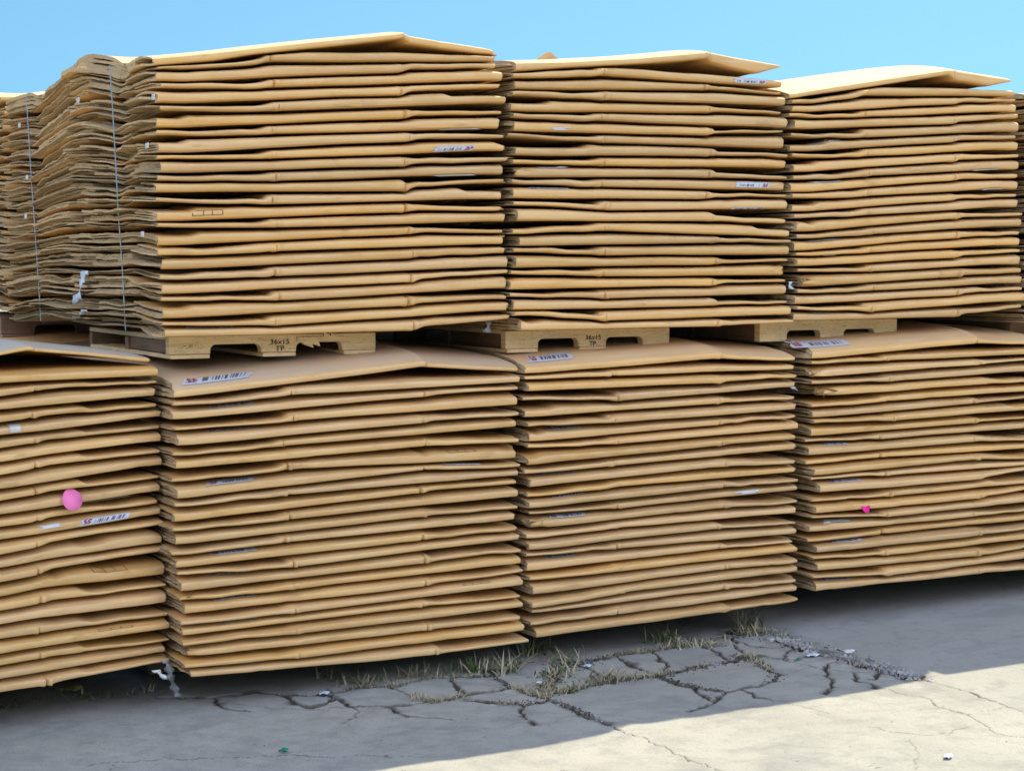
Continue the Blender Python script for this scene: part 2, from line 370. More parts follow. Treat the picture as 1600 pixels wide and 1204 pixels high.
# ------------------------------------------------------------------ measured stacks
SCL = 5.235
def strip(y0, vals):
    return [(y0+a/SCL, y0+b/SCL) if a is not None else (None, y0+b/SCL) for a, b in vals]
def bots(y0, vals):
    return [y0+b/SCL for b in vals]
N_ = None
STACKS = {
 'T1': dict(O=(0.0, 0.0), yaw=0.0, cols=(290, 540, 765),
  L=strip(70, [(82,145),(155,195),(215,295),(308,355),(390,475),(490,540),(580,675),(690,740),(780,880),(890,930),(955,1045),(1052,1108),(1120,1206)])
   +strip(300, [(45,85),(135,235),(250,293),(335,435),(455,520),(530,630),(665,718),(750,830),(850,890),(935,1030),(1050,1095),(1115,1190)]),
  M=bots(50, [118,240,340,432,525,625,718,818,912,1010,1105,1200])+bots(280, [95,188,285,380,470,570,668,770,868,965,1060,1160,1256]),
  R=strip(60, [(48,105),(125,185),(195,240),(255,340),(358,405),(445,525),(580,620),(650,735),(775,815),(845,915),(960,1005),(1030,1110),(1145,1180)])
   +strip(280, [(75,155),(210,252),(265,345),(403,440),(455,530),(545,612),(630,715),(733,778),(805,895),(935,980),(990,1080),(1100,1155)]),
  XL=[243,246,248,250,246,250,249,250,249,246,247,250,246,249,248,247,250,250,251,251,254,253,256,257,262],
  XR=[771,774,777,787,785,787,785,783,787,786,789,791,787,787,786,787,788,788,792,793,796,793,793,797,800]),
 'T2': dict(O=(1.42, 0.0), yaw=0.0, cols=(830, 1040, 1210),
  L=strip(80, [(92,150),(160,215),(228,308),(318,368),(410,490),(500,545),(575,655),(668,705),(770,850),(875,918),(935,1025),(1035,1085),(1120,1202)])
   +strip(300, [(65,105),(140,235),(290,338),(350,440),(450,495),(530,618),(630,672),(705,795),(815,860),(885,965),(975,1015),(1045,1135)]),
  M=bots(70, [142,280,365,462,552,640,728,813,905,992,1080,1168])+bots(290, [103,195,287,383,475,568,652,738,825,912,995,1088,1162]),
  R=strip(80, [(95,165),(215,290),(318,345),(355,435),(478,510),(540,620),(645,668),(690,790),(825,860),(872,950),(1010,1045),(1050,1135),(1160,1190)])
   +strip(300, [(55,135),(210,255),(290,360),(378,412),(425,508),(540,570),(590,680),(708,740),(755,835),(888,915),(930,1005),(1035,1075)]),
  XL=[811,803,806,802,803,802,805,800,806,804,810,803,806,806,810,804,813,806,808,800,801,799,806,806,815],
  XR=[1223,1224,1224,1227,1223,1228,1224,1228,1232,1231,1231,1229,1232,1233,1229,1233,1237,1235,1231,1228,1230,1230,1231,1233,1242]),
 'T3': dict(O=(2.84, 0.0), yaw=0.0, cols=(1270, 1430, 1560),
  L=strip(120, [(112,160),(172,215),(220,285),(300,332),(345,425),(452,490),(540,605),(618,655),(700,775),(795,840),(865,940),(945,995),(1030,1100)])
   +strip(300, [(165,210),(245,320),(325,375),(400,475),(480,520),(545,605),(615,650),(680,775),(790,830),(840,915),(930,965),(985,1050)]),
  M=bots(100, [142,258,338,415,497,582,655,735,815,895,975,1058])+bots(290, [142,220,298,378,455,530,607,685,768,842,918,1003,1082]),
  R=strip(100, [(85,165),(192,260),(270,305),(315,385),(405,455),(465,548),(572,615),(620,700),(725,770),(780,860),(885,935),(945,1020)])
   +strip(290, [(60,95),(105,175),(215,250),(258,332),(365,410),(418,490),(520,555),(565,645),(670,720),(725,800),(825,865),(875,950),(975,1020)]),
  XL=[1234,1237,1240,1240,1246,1238,1237,1242,1242,1244,1240,1240,1243,1245,1247,1249,1246,1250,1245,1249,1258,1247,1246,1244,1243],
  XR=[1583,1586,1590,1591,1594,1594,1591,1594,1594,1593,1592,1590,1590,1591,1596,1597,1598,1598,1595,1597,1597,1598,1598,1598,1598]),
 'B0': dict(O=(-0.03, 0.08), yaw=math.radians(9), cols=(5, 65, 220),
  L=[(y-20, y) for y in bots(530, [125,355,465,575,680,785,895,1005,1110])+bots(740, [125,225,332,437,543,660,775,888,1008])+bots(880, [385,500,615,732,845,950,1058])],
  M=bots(530, [96,340,425,545,645,752,850,955,1055])+bots(740, [75,175,287,395,495,605,715,825,940])+bots(880, [330,445,570,680,790,895,1015]),
  R=strip(530, [(122,170),(195,300),(325,365),(375,470),(515,565),(570,645),(700,750),(755,850),(900,950),(955,1050)])
   +strip(740, [(20,58),(65,160),(215,270),(280,355),(385,440),(480,590),(598,660),(705,845),(905,945),(965,1080)])
   +strip(840, [(615,668),(690,765),(835,880),(890,970),(1000,1050)]),
  XL=None,
  XR=[238,245,243,246,247,250,252,252,250,254,249,252,250,255,255,254,258,258,258,258,262,262,264,262,266]),
 'B1': dict(O=(0.03, -0.04), yaw=0.0, cols=(303, 560, 790),
  L=strip(570, [(165,255),(280,330),(N_,440),(495,530),(N_,655),(690,735),(N_,840),(905,950),(N_,1085),(1100,1150)])
   +strip(780, [(N_,178),(205,255),(N_,365),(400,450),(N_,550),(570,615)])
   +strip(850, [(N_,378),(400,460),(N_,565),(600,650),(N_,740),(775,825),(N_,920),(945,1000),(N_,1090)]),
  M=bots(550, [195,320,415,525,628,718,822,935,1030])+bots(760, [22,115,215,312,402,502,595,692,785,882,970,1050])+bots(820, [830,930,1030,1125]),
  R=strip(560, [(60,100),(120,200),(215,260),(285,385),(425,470),(485,560),(640,690),(715,825),(845,890),(895,965),(985,1040),(1050,1140)])
   +strip(780, [(40,85),(90,175),(220,265),(270,340),(400,445),(450,540),(575,615),(640,715),(785,820),(840,895),(950,1005),(1010,1090),(1145,1190)]),
  XL=[274,272,274,274,277,272,279,275,276,273,276,275,278,271,278,280,285,282,290,284,287,286,299,290,298],
  XR=[812,812,812,812,812,808,812,808,812,809,809,812,812,807,812,813,816,816,818,817,815,815,815,819,825]),
 'B2': dict(O=(1.45, -0.04), yaw=0.0, cols=(850, 1070, 1220),
  L=strip(560, [(40,118),(120,170),(N_,262),(295,335),(N_,475),(505,550),(N_,675),(685,730),(N_,855),(880,935),(N_,1040),(1075,1125)])
   +strip(780, [(N_,65),(80,120),(N_,232),(255,310),(N_,405),(420,460),(N_,580),(610,660),(N_,770),(810,880),(N_,930),(975,1025),(N_,1125)]),
  M=bots(540, [128,225,315,410,495,587,675,758,843,930,1020])+bots(750, [10,95,180,262,345,430,515,600,690,772,855,940,1032,1125]),
  R=strip(540, [(80,122),(135,195),(225,268),(280,345),(405,445),(460,528),(560,605),(615,690),(710,770),(775,855),(920,975),(985,1045)])
   +strip(730, [(90,130),(140,200),(260,300),(315,385),(445,475),(490,555),(600,630),(635,705),(740,795),(800,865),(910,960),(960,1030),(1075,1115)]),
  XL=[823,823,826,823,824,826,831,826,823,824,829,827,828,830,833,827,826,827,829,830,834,834,838,834,838],
  XR=[1245,1244,1245,1244,1244,1245,1246,1246,1242,1244,1243,1245,1246,1247,1246,1246,1245,1246,1242,1246,1247,1248,1248,1248,1248]),
 'B3': dict(O=(2.87, -0.04), yaw=0.0, cols=(1290, 1460, 1575),
  L=strip(520, [(115,205),(210,250),(N_,358),(370,415),(N_,515),(560,605),(N_,690),(700,740),(N_,840),(850,885),(N_,990),(1015,1065)])
   +strip(710, [(N_,160),(165,198),(N_,305),(345,380),(N_,475),(490,515),(N_,625),(665,710),(N_,800),(820,855),(N_,945),(975,1005),(N_,1115)]),
  M=bots(510, [170,262,340,425,500,585,662,740,818,892,970])+bots(690, [105,178,250,340,415,498,572,648,720,808,890,970,1050,1125]),
  R=strip(510, [(105,145),(160,235),(262,290),(310,380),(420,462),(475,540),(575,605),(630,690),(735,765),(775,845),(890,935),(945,1010)])
   +strip(690, [(98,143),(150,205),(210,255),(300,355),(375,415),(430,505),(550,585),(605,660),(690,735),(740,820),(850,895),(905,975),(1010,1065)]),
  XL=[1270,1270,1277,1272,1288,1274,1275,1273,1272,1264,1266,1264,1271,1271,1280,1273,1275,1268,1270,1267,1280,1273,1281,1273,1279],
  XR=None),
}
ORD = ['topmost','second','third','fourth','fifth','sixth','seventh','eighth','ninth','tenth','eleventh','twelfth','thirteenth',
       'fourteenth','fifteenth','sixteenth','seventeenth','eighteenth','nineteenth','twentieth','twenty-first','twenty-second','twenty-third','twenty-fourth','bottom']
PLACE = {'T1':'the strapped upper stack','T2':'the middle upper stack','T3':'the right-hand upper stack','T4':'the upper stack at the right edge',
         'B0':'the lower stack without pallet above','B1':'the stack beneath the strapped one','B2':'the middle lower stack','B3':'the right-hand lower stack',
         'B4':'the lower stack beyond the right edge','R2':'the upper stack behind the strapped one','C2':'the lower stack behind the others'}
WIDTH = 1.40
DEPTH = 2.26
BOXGROUP = 'flattened cardboard boxes stacked on pallets'
BOXES = {}      # (stack, index) -> dict with the object, the surface function ...

def layer_lines(key):
    """measured front outlines -> list of dicts (uL, uR, crease, b(u), t(u)) in metres"""
    S = STACKS[key]; O, yaw = S['O'], S['yaw']; xl, xm, xr = S['cols']
    out = []; prevb = None
    n = 25
    for i in range(n):
        odd = (i % 2 == 0)          # first, third ...: thick at the left, thin flap at the right
        lt, lb = S['L'][i]; mb = S['M'][i]; rt, rb = S['R'][i]
        uLc, zLb = plane_hit(xl, lb, O, yaw); uM, zMb = plane_hit(xm, mb, O, yaw); uR_, zRb = plane_hit(xr, rb, O, yaw)
        zLt = plane_hit(xl, lt, O, yaw)[1] if lt is not None else None
        zRt = plane_hit(xr, rt, O, yaw)[1]
        if S['XR']: uR = plane_hit(S['XR'][i], rb, O, yaw)[0]
        else: uR = None
        if S['XL']: uL = plane_hit(S['XL'][i], lb, O, yaw)[0]
        else: uL = uR-WIDTH+RNG.normal(0, 0.012)
        if uR is None: uR = uL+WIDTH+RNG.normal(0, 0.01)
        w = uR-uL
        cl = uL+0.31*w+RNG.normal(0, 0.008); cr = uL+0.70*w+RNG.normal(0, 0.010)
        if key == 'B0': cr = plane_hit(50+i*0.8, mb, O, yaw)[0]+RNG.normal(0, 0.006)
        out.append(dict(i=i, odd=odd, uL=uL, uR=uR, cl=cl, cr=cr, L=(uLc, zLt, zLb), M=(uM, zMb), R=(uR_, zRt, zRb)))
    return out

FIRST = {   # outline of the topmost box: pixel column, upper and lower edge of its front
 'T1': [(245,91,102),(339,82,94),(400,75,84),(513,63,72.5),(600,55,63),(632,52,60),(640,56,67),(700,66,76),(756,74,83),(771,78,83)],
 'T2': [(811,98,111),(890,96.5,105),(998,91,99.5),(1070,85,95),(1108,81.5,91),(1116,83,98),(1150,90,107),(1187,96,115),(1208,100,109),(1223,102.5,105)],
 'T3': [(1237,147,154),(1269,142,149),(1348,129.5,138),(1432,117,125),(1486,109.5,117),(1492,111,126),(1520,115,130),(1547,120,135),(1570,123,130),(1583,125,127.5)],
 'B0': [(0,547,556),(25,541,551),(47,537,547.5),(55,540,549),(141,548,556),(237,556,566)],
 'B1': [(275,604,622),(303,601,618.7),(430,586,603),(560,570,587),(640,560,576),(664,558,573),(672,563,574),(740,568,577.5),(811,571.5,580)]}
def make_curves(key, lines):
    """outlines b, t over a common list of u for every layer; each layer's top stays below the one above it"""
    u0 = min(l['uL'] for l in lines)-0.02; u1 = max(l['uR'] for l in lines)+0.02
    U = np.linspace(u0, u1, 420); above = None
    du = U[1]-U[0]; ker = np.exp(-0.5*(np.arange(-9, 10)*du/0.006)**2); ker /= ker.sum()
    def smooth(a):
        return np.convolve(np.pad(a, 9, mode='edge'), ker, mode='valid')
    for l in lines:
        uLc, zLt, zLb = l['L']; uM, zMb = l['M']; uR, zRt, zRb = l['R']
        odd = l['odd']; i = l['i']
        top_gap = 0.0015
        HT = 0.0445
        if odd:      # thick from the left end to cr
            if key == 'B0':
                sl = (zMb-zLb)/(uM-uLc); kb = [(l['uL'], zLb+sl*(l['uL']-uLc)*0.6), (uLc, zLb), (l['cr'], zMb)]
            else:
                sl = (zMb-zLb)/(uM-uLc)
                kb = [(l['uL'], zLb-sl*0.3*(uLc-l['uL'])), (uLc, zLb), (uM, zMb), (l['cr'], zMb+sl*(l['cr']-uM)*0.8)]
            zc = kb[-1][1]
            thin = zRt-zRb
            kb += [(l['cr']+0.05, zc+0.35*(zRb-zc)+0.003), (uR, zRb), (l['uR'], zRb+(zRb-zc)/(uR-l['cr'])*(l['uR']-uR)*0.6)]
            xs, zs = zip(*kb); b = np.interp(U, xs, zs)
            hth = (zLt-zLb) if zLt is not None else HT
            hk = [(l['uL'], hth), (uLc, hth), (uLc+0.3, HT), (l['cr'], HT*0.96), (l['cr']+0.030, thin*1.30), (uR, thin), (l['uR'], thin*0.95)]
        else:
            if key == 'B0':
                sl = (zRb-zMb)/(uR-uM); kb = [(l['uL'], zLb), (l['cl'], zLb), (uLc, zLb), (uM, zMb), (uR, zRb), (l['uR'], zRb+sl*0.3*(l['uR']-uR))]
                zc = zLb; thin = 0.024; hl = thin
            else:
                sl = (zRb-zMb)/(uR-uM); zc = zMb-sl*(uM-l['cl'])*0.9
                thin = zLt-zLb
                kb = [(l['uL'], zLb+(zLb-zc)/(l['cl']-uLc)*(uLc-l['uL'])*0.3), (uLc, zLb), (l['cl']-0.05, zc+0.3*(zLb-zc)), (l['cl'], zc), (uM, zMb), (uR, zRb), (l['uR'], zRb+sl*0.3*(l['uR']-uR))]
            xs, zs = zip(*kb); b = np.interp(U, xs, zs)
            hth = zRt-zRb
            hk = [(l['uL'], thin), (min(uLc, l['cl']-0.1), thin), (l['cl']-0.030, thin*1.30), (l['cl'], HT*0.96), (min(uR-0.3, l['cl']+0.5), HT), (uR, hth), (l['uR'], hth*0.97)]
        xs, hs = zip(*hk); h = np.interp(U, xs, hs)
        rr = np.random.default_rng(hash((key, i)) % 10000 if False else (ord(key[0])*31+ord(key[1])*7+i*101))
        b = smooth(b)
        # waviness: stronger in the thin flap
        thinmask = sstep(l['cr']-0.02, l['cr']+0.08, U) if odd else 1-sstep(l['cl']-0.08, l['cl']+0.02, U)
        b = b + noise1(len(U), 6, 0.0008, rr)+thinmask*noise1(len(U), 16, 0.0015, rr)
        h = smooth(h)*(1+noise1(len(U), 9, 0.03, rr)+thinmask*noise1(len(U), 14, 0.08, rr))
        h = np.clip(h, 0.011, 0.062)
        c = l['cr'] if odd else l['cl']
        knot = np.exp(-((U-c)/0.018)**2)
        h = h+knot*noise1(len(U), 90, 0.0025, rr); b = b+knot*noise1(len(U), 80, 0.002, rr)
        t = b+h
        if i == 0 and key in FIRST:
            S = STACKS[key]; kt = []; kb2 = []
            for (x, yt, yb) in FIRST[key]:
                uu, zb_ = plane_hit(x, yb, S['O'], S['yaw']); kb2.append((uu, zb_)); kt.append((uu, plane_hit(x, yt, S['O'], S['yaw'])[1]))
            b = np.interp(U, *zip(*kb2)); t = np.interp(U, *zip(*kt))
            b = b+knot*noise1(len(U), 80, 0.0012, rr); t = t+knot*noise1(len(U), 80, 0.0012, rr)
            l['cr'] = plane_hit({'T1': 634, 'T2': 1111, 'T3': 1488, 'B0': 49, 'B1': 667}[key], 300, S['O'], S['yaw'])[0]
        if above is not None:
            lim = above-top_gap
            t = np.minimum(t, lim)
            if True:   # thick parts touch the box above, as in the photograph
                thick = 1-thinmask
                t = np.where((lim-t < 0.016) & (i > 1), t+(lim-t)*thick*0.85, t)
            b = np.minimum(b, t-0.010)
        l['U'] = U; l['b'] = b; l['t'] = t; l['thin'] = thinmask; l['rng'] = rr
        above = b
    return lines

VN = np.array([0, .0012, .004, .010, .020, .036, .060, .095])
FT_UP = np.array([.50, .60, .645, .69, .75, .81, .855, .88]); FB = np.array([.50, .29, .14, .04, .01, 0, 0.02, 0.04]); FB_LO = np.array([.40, .17, .06, .01, 0, 0, 0.02, 0.04])
FT_LO = np.array([.40, .495, .53, .565, .615, .685, .75, .80])
WS = np.array([0, .03, .21, .25, .29, .46, .50, .54, .71, .75, .79, .97, 1.0])
SLIT = np.array([0, 0, 0, .6, 0, 0, 1, 0, 0, .6, 0, 0, 0])
PLY = np.array([0, 0, 0, 0, 1, 1, 1, 2, 2, 2, 3, 3, 3])

def vlist(mode):
    if mode == 'side': return np.concatenate([VN, np.linspace(0.12, DEPTH, 120)])
    if mode == 'near': return np.concatenate([VN, [.12, .15, .18, .21, .25, .29, .33, .38, .45, .55, .7, 1.0, 1.5, DEPTH]])
    return np.concatenate([VN, [.2, .5, 1.2, DEPTH]])

def build_box(key, l, mode, label, droop=0.0, front=0.0, up=True, crush=None, wave=None, capl=True):
    """one flattened box: body mesh at top level, thin end flap as its child"""
    S = STACKS[key]; O, yaw = S['O'], S['yaw']; cy, sy = math.cos(yaw), math.sin(yaw)
    rr = l['rng']; V = vlist(mode); nv = len(V)
    FT = FT_UP if up else FT_LO
    if up and l['i'] == 0: FT = np.array([.52, .92, .985, 1, 1, 1, 1, 1])
    FBx = FB if up else FB_LO
    ft = np.concatenate([FT, np.full(nv-len(FT), FT[-1])]); fb = np.concatenate([FBx, np.zeros(nv-len(FB))])
    U, B, T = l['U'], l['b'], l['t']
    odd = l['odd']; c = l['cr'] if odd else l['cl']
    nseed = ord(key[0])*977+ord(key[1])*131+l['i']*17
    tone = float(rr.uniform(0, 1))
    frontn = noise_at(U, 0.16, 0.0035, nseed)
    for _ in range(int(rr.integers(0, 4))):      # dents in the fold
        uc = rr.uniform(l['uL'], l['uR']); frontn = frontn+rr.uniform(0.003, 0.011)*np.exp(-((U-uc)/rr.uniform(0.006, 0.03))**2)
    knotv = noise_at(U, 0.008, 0.009, nseed+1)
    # wavy ragged ends: one offset per ply and per panel of the box
    pan = np.array([0, 0.27, 0.83, 1.10, 1.66, 2.3])+rr.normal(0, 0.03, 6)
    def end_off(side):
        amp = 0.024 if mode == 'side' else 0.007
        off = np.zeros((nv, 4))
        base = noise_at(V, 0.35, 0.006 if mode == 'side' else 0.004, nseed+(3 if side < 0 else 4))
        for p in range(4):
            steps = rr.normal(0, amp, 7)
            k = np.clip(np.searchsorted(pan, V)-1, 0, 5)
            off[:, p] = base+steps[k]*sstep(0.015, 0.06, V)+noise_at(V, 0.03, 0.0022, nseed+10*p+side)
        return off
    offL, offR = end_off(-1), end_off(1)
    def surf_z(u):
        b = np.interp(u, U, B); t = np.interp(u, U, T)
        return b, t
    loc = np.array([O[0]+(0.5*(l['uL']+l['uR']))*cy, O[1]+(0.5*(l['uL']+l['uR']))*sy, float(np.interp(0.5*(l['uL']+l['uR']), U, B))])
    thick_noise = None
    if mode == 'side':
        thick_noise = 1-0.42*np.clip(noise_at(V, 0.45, 0.9, nseed+50)-0.35, 0, 1)*sstep(0.05, 0.2, V)-0.05*np.abs(noise_at(V, 0.05, 1, nseed+52))*sstep(0.05, 0.2, V)
        zsh = noise_at(V, 0.50, 0.003, nseed+51)*sstep(0.03, 0.2, V)
    def zpair(u):
        """zb, zt over V for given u array -> (len(u), nv)"""
        b, t = surf_z(u); h = (t-b)
        zb = b[:, None]+h[:, None]*fb[None, :]; zt = b[:, None]+h[:, None]*ft[None, :]
        # behind the front the gaps beside the thin flaps close up again
        if l.get('bn') is not None:
            tb = np.interp(u, U, l['bn']); grow = sstep(0.10, 0.5, V)[None, :]*0.6
            zb = zb-np.clip(b-tb-0.002, 0, 0.05)[:, None]*grow
        if thick_noise is not None:
            nearL = np.exp(-np.clip(u-l['uL'], 0, 9)/0.25)[:, None]
            zt = zt-(zt-zb)*(1-thick_noise)[None, :]*nearL
            zt = zt+zsh[None, :]*0.3*nearL
        if droop:
            dz = droop*(1-np.exp(-V/0.22))
            zt = zt+dz[None, :]
        if wave is not None:
            ur = (u-l['uL'])[:, None]; zt = zt+wave(zt, V[None, :], ur); zb = zb+wave(zb, V[None, :], ur)
        return zb, zt
    def vfront(u):
        k = np.exp(-((u-c)/0.019)**2)
        v0 = front+np.interp(u, U, frontn)+k*np.interp(u, U, knotv)-k*0.008+0.014*np.exp(-((u-c)/0.0035)**2)
        return v0
    def cru(u, P):
        if not crush: return P
        return P
    def world(u, v, z):
        return np.stack([O[0]+u*cy-v*sy, O[1]+u*sy+v*cy, z], -1)
    def piece(name, ua, ub, cap_left, cap_right, nu, parent):
        s = np.linspace(0, 1, nu)
        u = ua+(ub-ua)*s
        # denser samples near the crease
        if abs(ua-c) < 1e-9: u = ua+(ub-ua)*(s**1.6)
        elif abs(ub-c) < 1e-9: u = ub-(ub-ua)*((1-s)**1.6)
        zb, zt = zpair(u); v0 = vfront(u)
        depth_weight = np.exp(-V/0.25)
        vv = V[None, :]+v0[:, None]*depth_weight[None, :]
        # corners of the fold are slightly rounded at the outer ends
        def ends(u):
            e = np.zeros_like(u)
            if cap_left: e = e+np.clip(1-(u-ua)/0.010, 0, 1)**2
            if cap_right: e = e+np.clip(1-(ub-u)/0.010, 0, 1)**2
            return e
        er = ends(u)[:, None]*(0.006*np.exp(-V/0.02))[None, :]
        vv = vv+er
        if crush is not None:
            side, amp = crush
            ue = l['uL'] if side < 0 else l['uR']
            m = np.exp(-(np.abs(u-ue)/0.05)**2)[:, None]*np.exp(-V/0.08)[None, :]
            q = noise2(u[:, None]+0*V[None, :], V[None, :]*3+0*u[:, None], 0.012, nseed)*amp
            vv = vv+m*(q+amp*0.7); zt = zt-m*np.abs(q)*1.1; zb = zb+m*np.clip(-q, 0, 1)*0.5
        upos_b = np.repeat(u[:, None], nv, 1); upos_t = upos_b.copy()
        if cap_left:
            wt = np.clip(1-(u-ua)/0.10, 0, 1)[:, None]
            upos_b = upos_b-wt*offL[:, 0][None, :]; upos_t = upos_t-wt*offL[:, 3][None, :]
        if cap_right:
            wt = np.clip(1-(ub-u)/0.10, 0, 1)[:, None]
            upos_b = upos_b+wt*offR[:, 0][None, :]; upos_t = upos_t+wt*offR[:, 3][None, :]
        Pb = world(upos_b, vv, zb)[:, ::-1, :]; Pt = world(upos_t, vv, zt)[:, 1:, :]
        P = np.concatenate([Pb, Pt], 1); npf = P.shape[1]
        verts = [P.reshape(-1, 3)]; faces = []; mi = []; sm = []; uv = [np.stack([np.repeat(u, npf), np.tile(np.linspace(0, 1, npf), nu)], -1)]
        idx = np.arange(nu*npf).reshape(nu, npf)
        q = np.stack([idx[:-1, :-1], idx[1:, :-1], idx[1:, 1:], idx[:-1, 1:]], -1).reshape(-1, 4)
        faces.append(q); mi.append(np.zeros(len(q), int)); sm.append(np.ones(len(q), bool))
        base = nu*npf
        for cap, k, off, sg in ((cap_left, 0, offL, -1), (cap_right, nu-1, offR, 1)):
            if not cap: continue
            wv = np.repeat(WS[None, :], nv, 0)
            op = noise_at(V, 0.12, 0.5, nseed+77+sg)     # how far the plies gape
            gape = sstep(0.02, 0.07, V)*np.clip((0.15 if mode == 'side' else 0.6)+op*(1.4 if mode == 'side' else 1.0), 0.0, 1.4)
            for j0, sgn in ((3, 1), (6, 1), (9, 1)):
                wv[:, j0-1] -= 0.03*gape*(1 if j0 == 6 else 0.6); wv[:, j0+1] += 0.03*gape*(1 if j0 == 6 else 0.6)
            z = zb[k][:, None]+(zt[k]-zb[k])[:, None]*wv
            sd = np.zeros((nv, 13))
            sub1 = np.clip(noise_at(V, 0.18, 1.0, nseed+91+sg)+0.35, 0, 1); sub2 = np.clip(noise_at(V, 0.18, 1.0, nseed+93+sg)+0.35, 0, 1)
            st = sstep(0.02, 0.06, V)
            fsd = np.clip(gape, 0.12, 1); sd[:, 3] = 0.025*sub1*st*fsd; sd[:, 9] = 0.025*sub2*st*fsd; sd[:, 6] = 0.045*st*fsd
            oo = off[:, PLY]-sd
            uu = u[k]+sg*oo
            vvk = np.repeat(vv[k][:, None], 13, 1)
            C = world(uu, vvk, z)
            ci = base+np.arange(nv*13).reshape(nv, 13)
            a = np.stack([ci[:-1, :-1], ci[1:, :-1], ci[1:, 1:], ci[:-1, 1:]], -1).reshape(-1, 4)
            if sg < 0: a = a[:, ::-1]
            verts.append(C.reshape(-1, 3)); faces.append(a); mi.append(np.ones(len(a), int)); sm.append(np.zeros(len(a), bool))
            uv.append(np.stack([np.repeat(V, 13), z.reshape(-1)], -1)); base += nv*13
        verts = np.concatenate(verts); faces = np.concatenate(faces)
        ob = mesh_obj(name, verts, faces.tolist(), [CARD, EDGE], parent, loc, np.concatenate(mi), np.concatenate(sm), np.concatenate(uv))
        ev = np.empty(len(ob.data.edges)*2, dtype=np.int32); ob.data.edges.foreach_get('vertices', ev); ev = ev.reshape(-1, 2)
        pi = ev % npf; onshell = (ev < nu*npf).all(1)
        shp = onshell & (pi[:, 0] == pi[:, 1]) & ((pi[:, 0] == nv) | (pi[:, 0] == nv-3))
        ae = ob.data.attributes.new('sharp_edge', 'BOOLEAN', 'EDGE'); ae.data.foreach_set('value', shp)
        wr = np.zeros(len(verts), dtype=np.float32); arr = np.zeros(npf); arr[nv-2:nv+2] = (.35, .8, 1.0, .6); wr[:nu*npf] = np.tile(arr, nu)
        fd = TOP_LIGHT.get((key, l['i']+1), 0.0)
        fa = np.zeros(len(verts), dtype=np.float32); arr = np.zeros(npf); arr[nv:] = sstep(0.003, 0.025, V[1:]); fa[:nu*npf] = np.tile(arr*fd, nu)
        af = ob.data.attributes.new('depth_weight', 'FLOAT', 'POINT'); af.data.foreach_set('value', fa)
        aw = ob.data.attributes.new('wear_highlight', 'FLOAT', 'POINT'); aw.data.foreach_set('value', wr)
        at = ob.data.attributes.new('tone', 'FLOAT', 'POINT'); at.data.foreach_set('value', np.full(len(verts), tone, dtype=np.float32))
        return ob
    if odd:
        body = piece('cardboard_box', l['uL'], c, True, False, 40, None)
        piece('end_flap', c, l['uR'], False, True, 22, body)
    else:
        body = piece('cardboard_box', c, l['uR'], False, True, 40, None)
        piece('end_flap', l['uL'], c, True, False, 22, body)
    tag(body, label, 'cardboard box', BOXGROUP)
    # surface point on the front fold, for labels: q in 0 (bottom of the fold) .. 1 (top), beyond 1 goes back over the top
    def surface(u, q, off=0.0012):
        u = np.atleast_1d(np.asarray(u, float)); zb, zt = zpair(u); v0 = vfront(u)
        path = np.concatenate([np.arange(5)[::-1]*-1.0, np.arange(1, nv)])
        res = []
        for k in range(len(u)):
            vv = np.concatenate([V[:5][::-1], V[1:]])+v0[k]*np.exp(-np.concatenate([V[:5][::-1], V[1:]])/0.25)
            zz = np.concatenate([zb[k][:5][::-1], zt[k][1:]])
            d = np.concatenate([[0], np.cumsum(np.hypot(np.diff(vv), np.diff(zz)))])
            res.append((np.interp(q, d, vv), np.interp(q, d, zz)))
        vv = np.array([r[0] for r in res]); zz = np.array([r[1] for r in res])
        # push out along the profile normal
        gv = np.gradient(vv, axis=1); gz = np.gradient(zz, axis=1); L = np.hypot(gv, gz)+1e-9
        vv = vv-gz/L*off; zz = zz+gv/L*off
        return world(u[:, None]+0*vv, vv, zz)
    BOXES[(key, l['i']+1)] = dict(o=body, surf=surface, l=l, loc=loc)
    return body

# features that single boxes out
FEAT = {('T1',1):'top tented over a gap', ('T1',10):'white barcode label', ('T1',15):'black printed outline', ('T1',25):'torn white label',
 ('T2',1):'front lifted at a dark gap', ('T2',2):'small barcode label', ('T2',7):'white label', ('T2',11):'torn corner', ('T2',12):'red and white label', ('T2',13):'white label', ('T2',20):'crumpled end',
 ('T3',1):'sunlit sloping top', ('T3',7):'white label', ('T3',11):'white label', ('T3',17):'white label', ('T3',21):'torn left corner', ('T3',25):'white label',
 ('B0',1):'bent grey top', ('B0',6):'clear tape patch', ('B0',12):'round pink sticker', ('B0',14):'torn white label', ('B0',18):'black printed outline',
 ('B1',1):'large white label', ('B1',3):'white label', ('B1',5):'white label', ('B1',8):'black printed outline', ('B1',9):'barcode label', ('B1',15):'white label', ('B1',17):'white label', ('B1',19):'white label', ('B1',21):'white label', ('B1',25):'white label',
 ('B2',1):'large white label', ('B2',7):'white label', ('B2',11):'barcode label', ('B2',13):'barcode label', ('B2',15):'crushed left end', ('B2',19):'white label',
 ('B3',1):'wide white label', ('B3',3):'frayed left end', ('B3',5):'crushed left end', ('B3',11):'white label', ('B3',15):'white label', ('B3',17):'pink sticker', ('B3',19):'white paper scrap', ('B3',21):'barcode label', ('B3',25):'barcode label'}
CRUSH = {('B2',15):(-1, 0.030), ('B3',5):(-1, 0.045), ('B3',3):(-1, 0.022), ('T3',21):(-1, 0.018), ('T2',20):(1, 0.016), ('T2',11):(-1, 0.016), ('B1',8):(1, 0.012), ('B1',23):(-1, 0.010), ('B1',18):(-1, 0.012)}

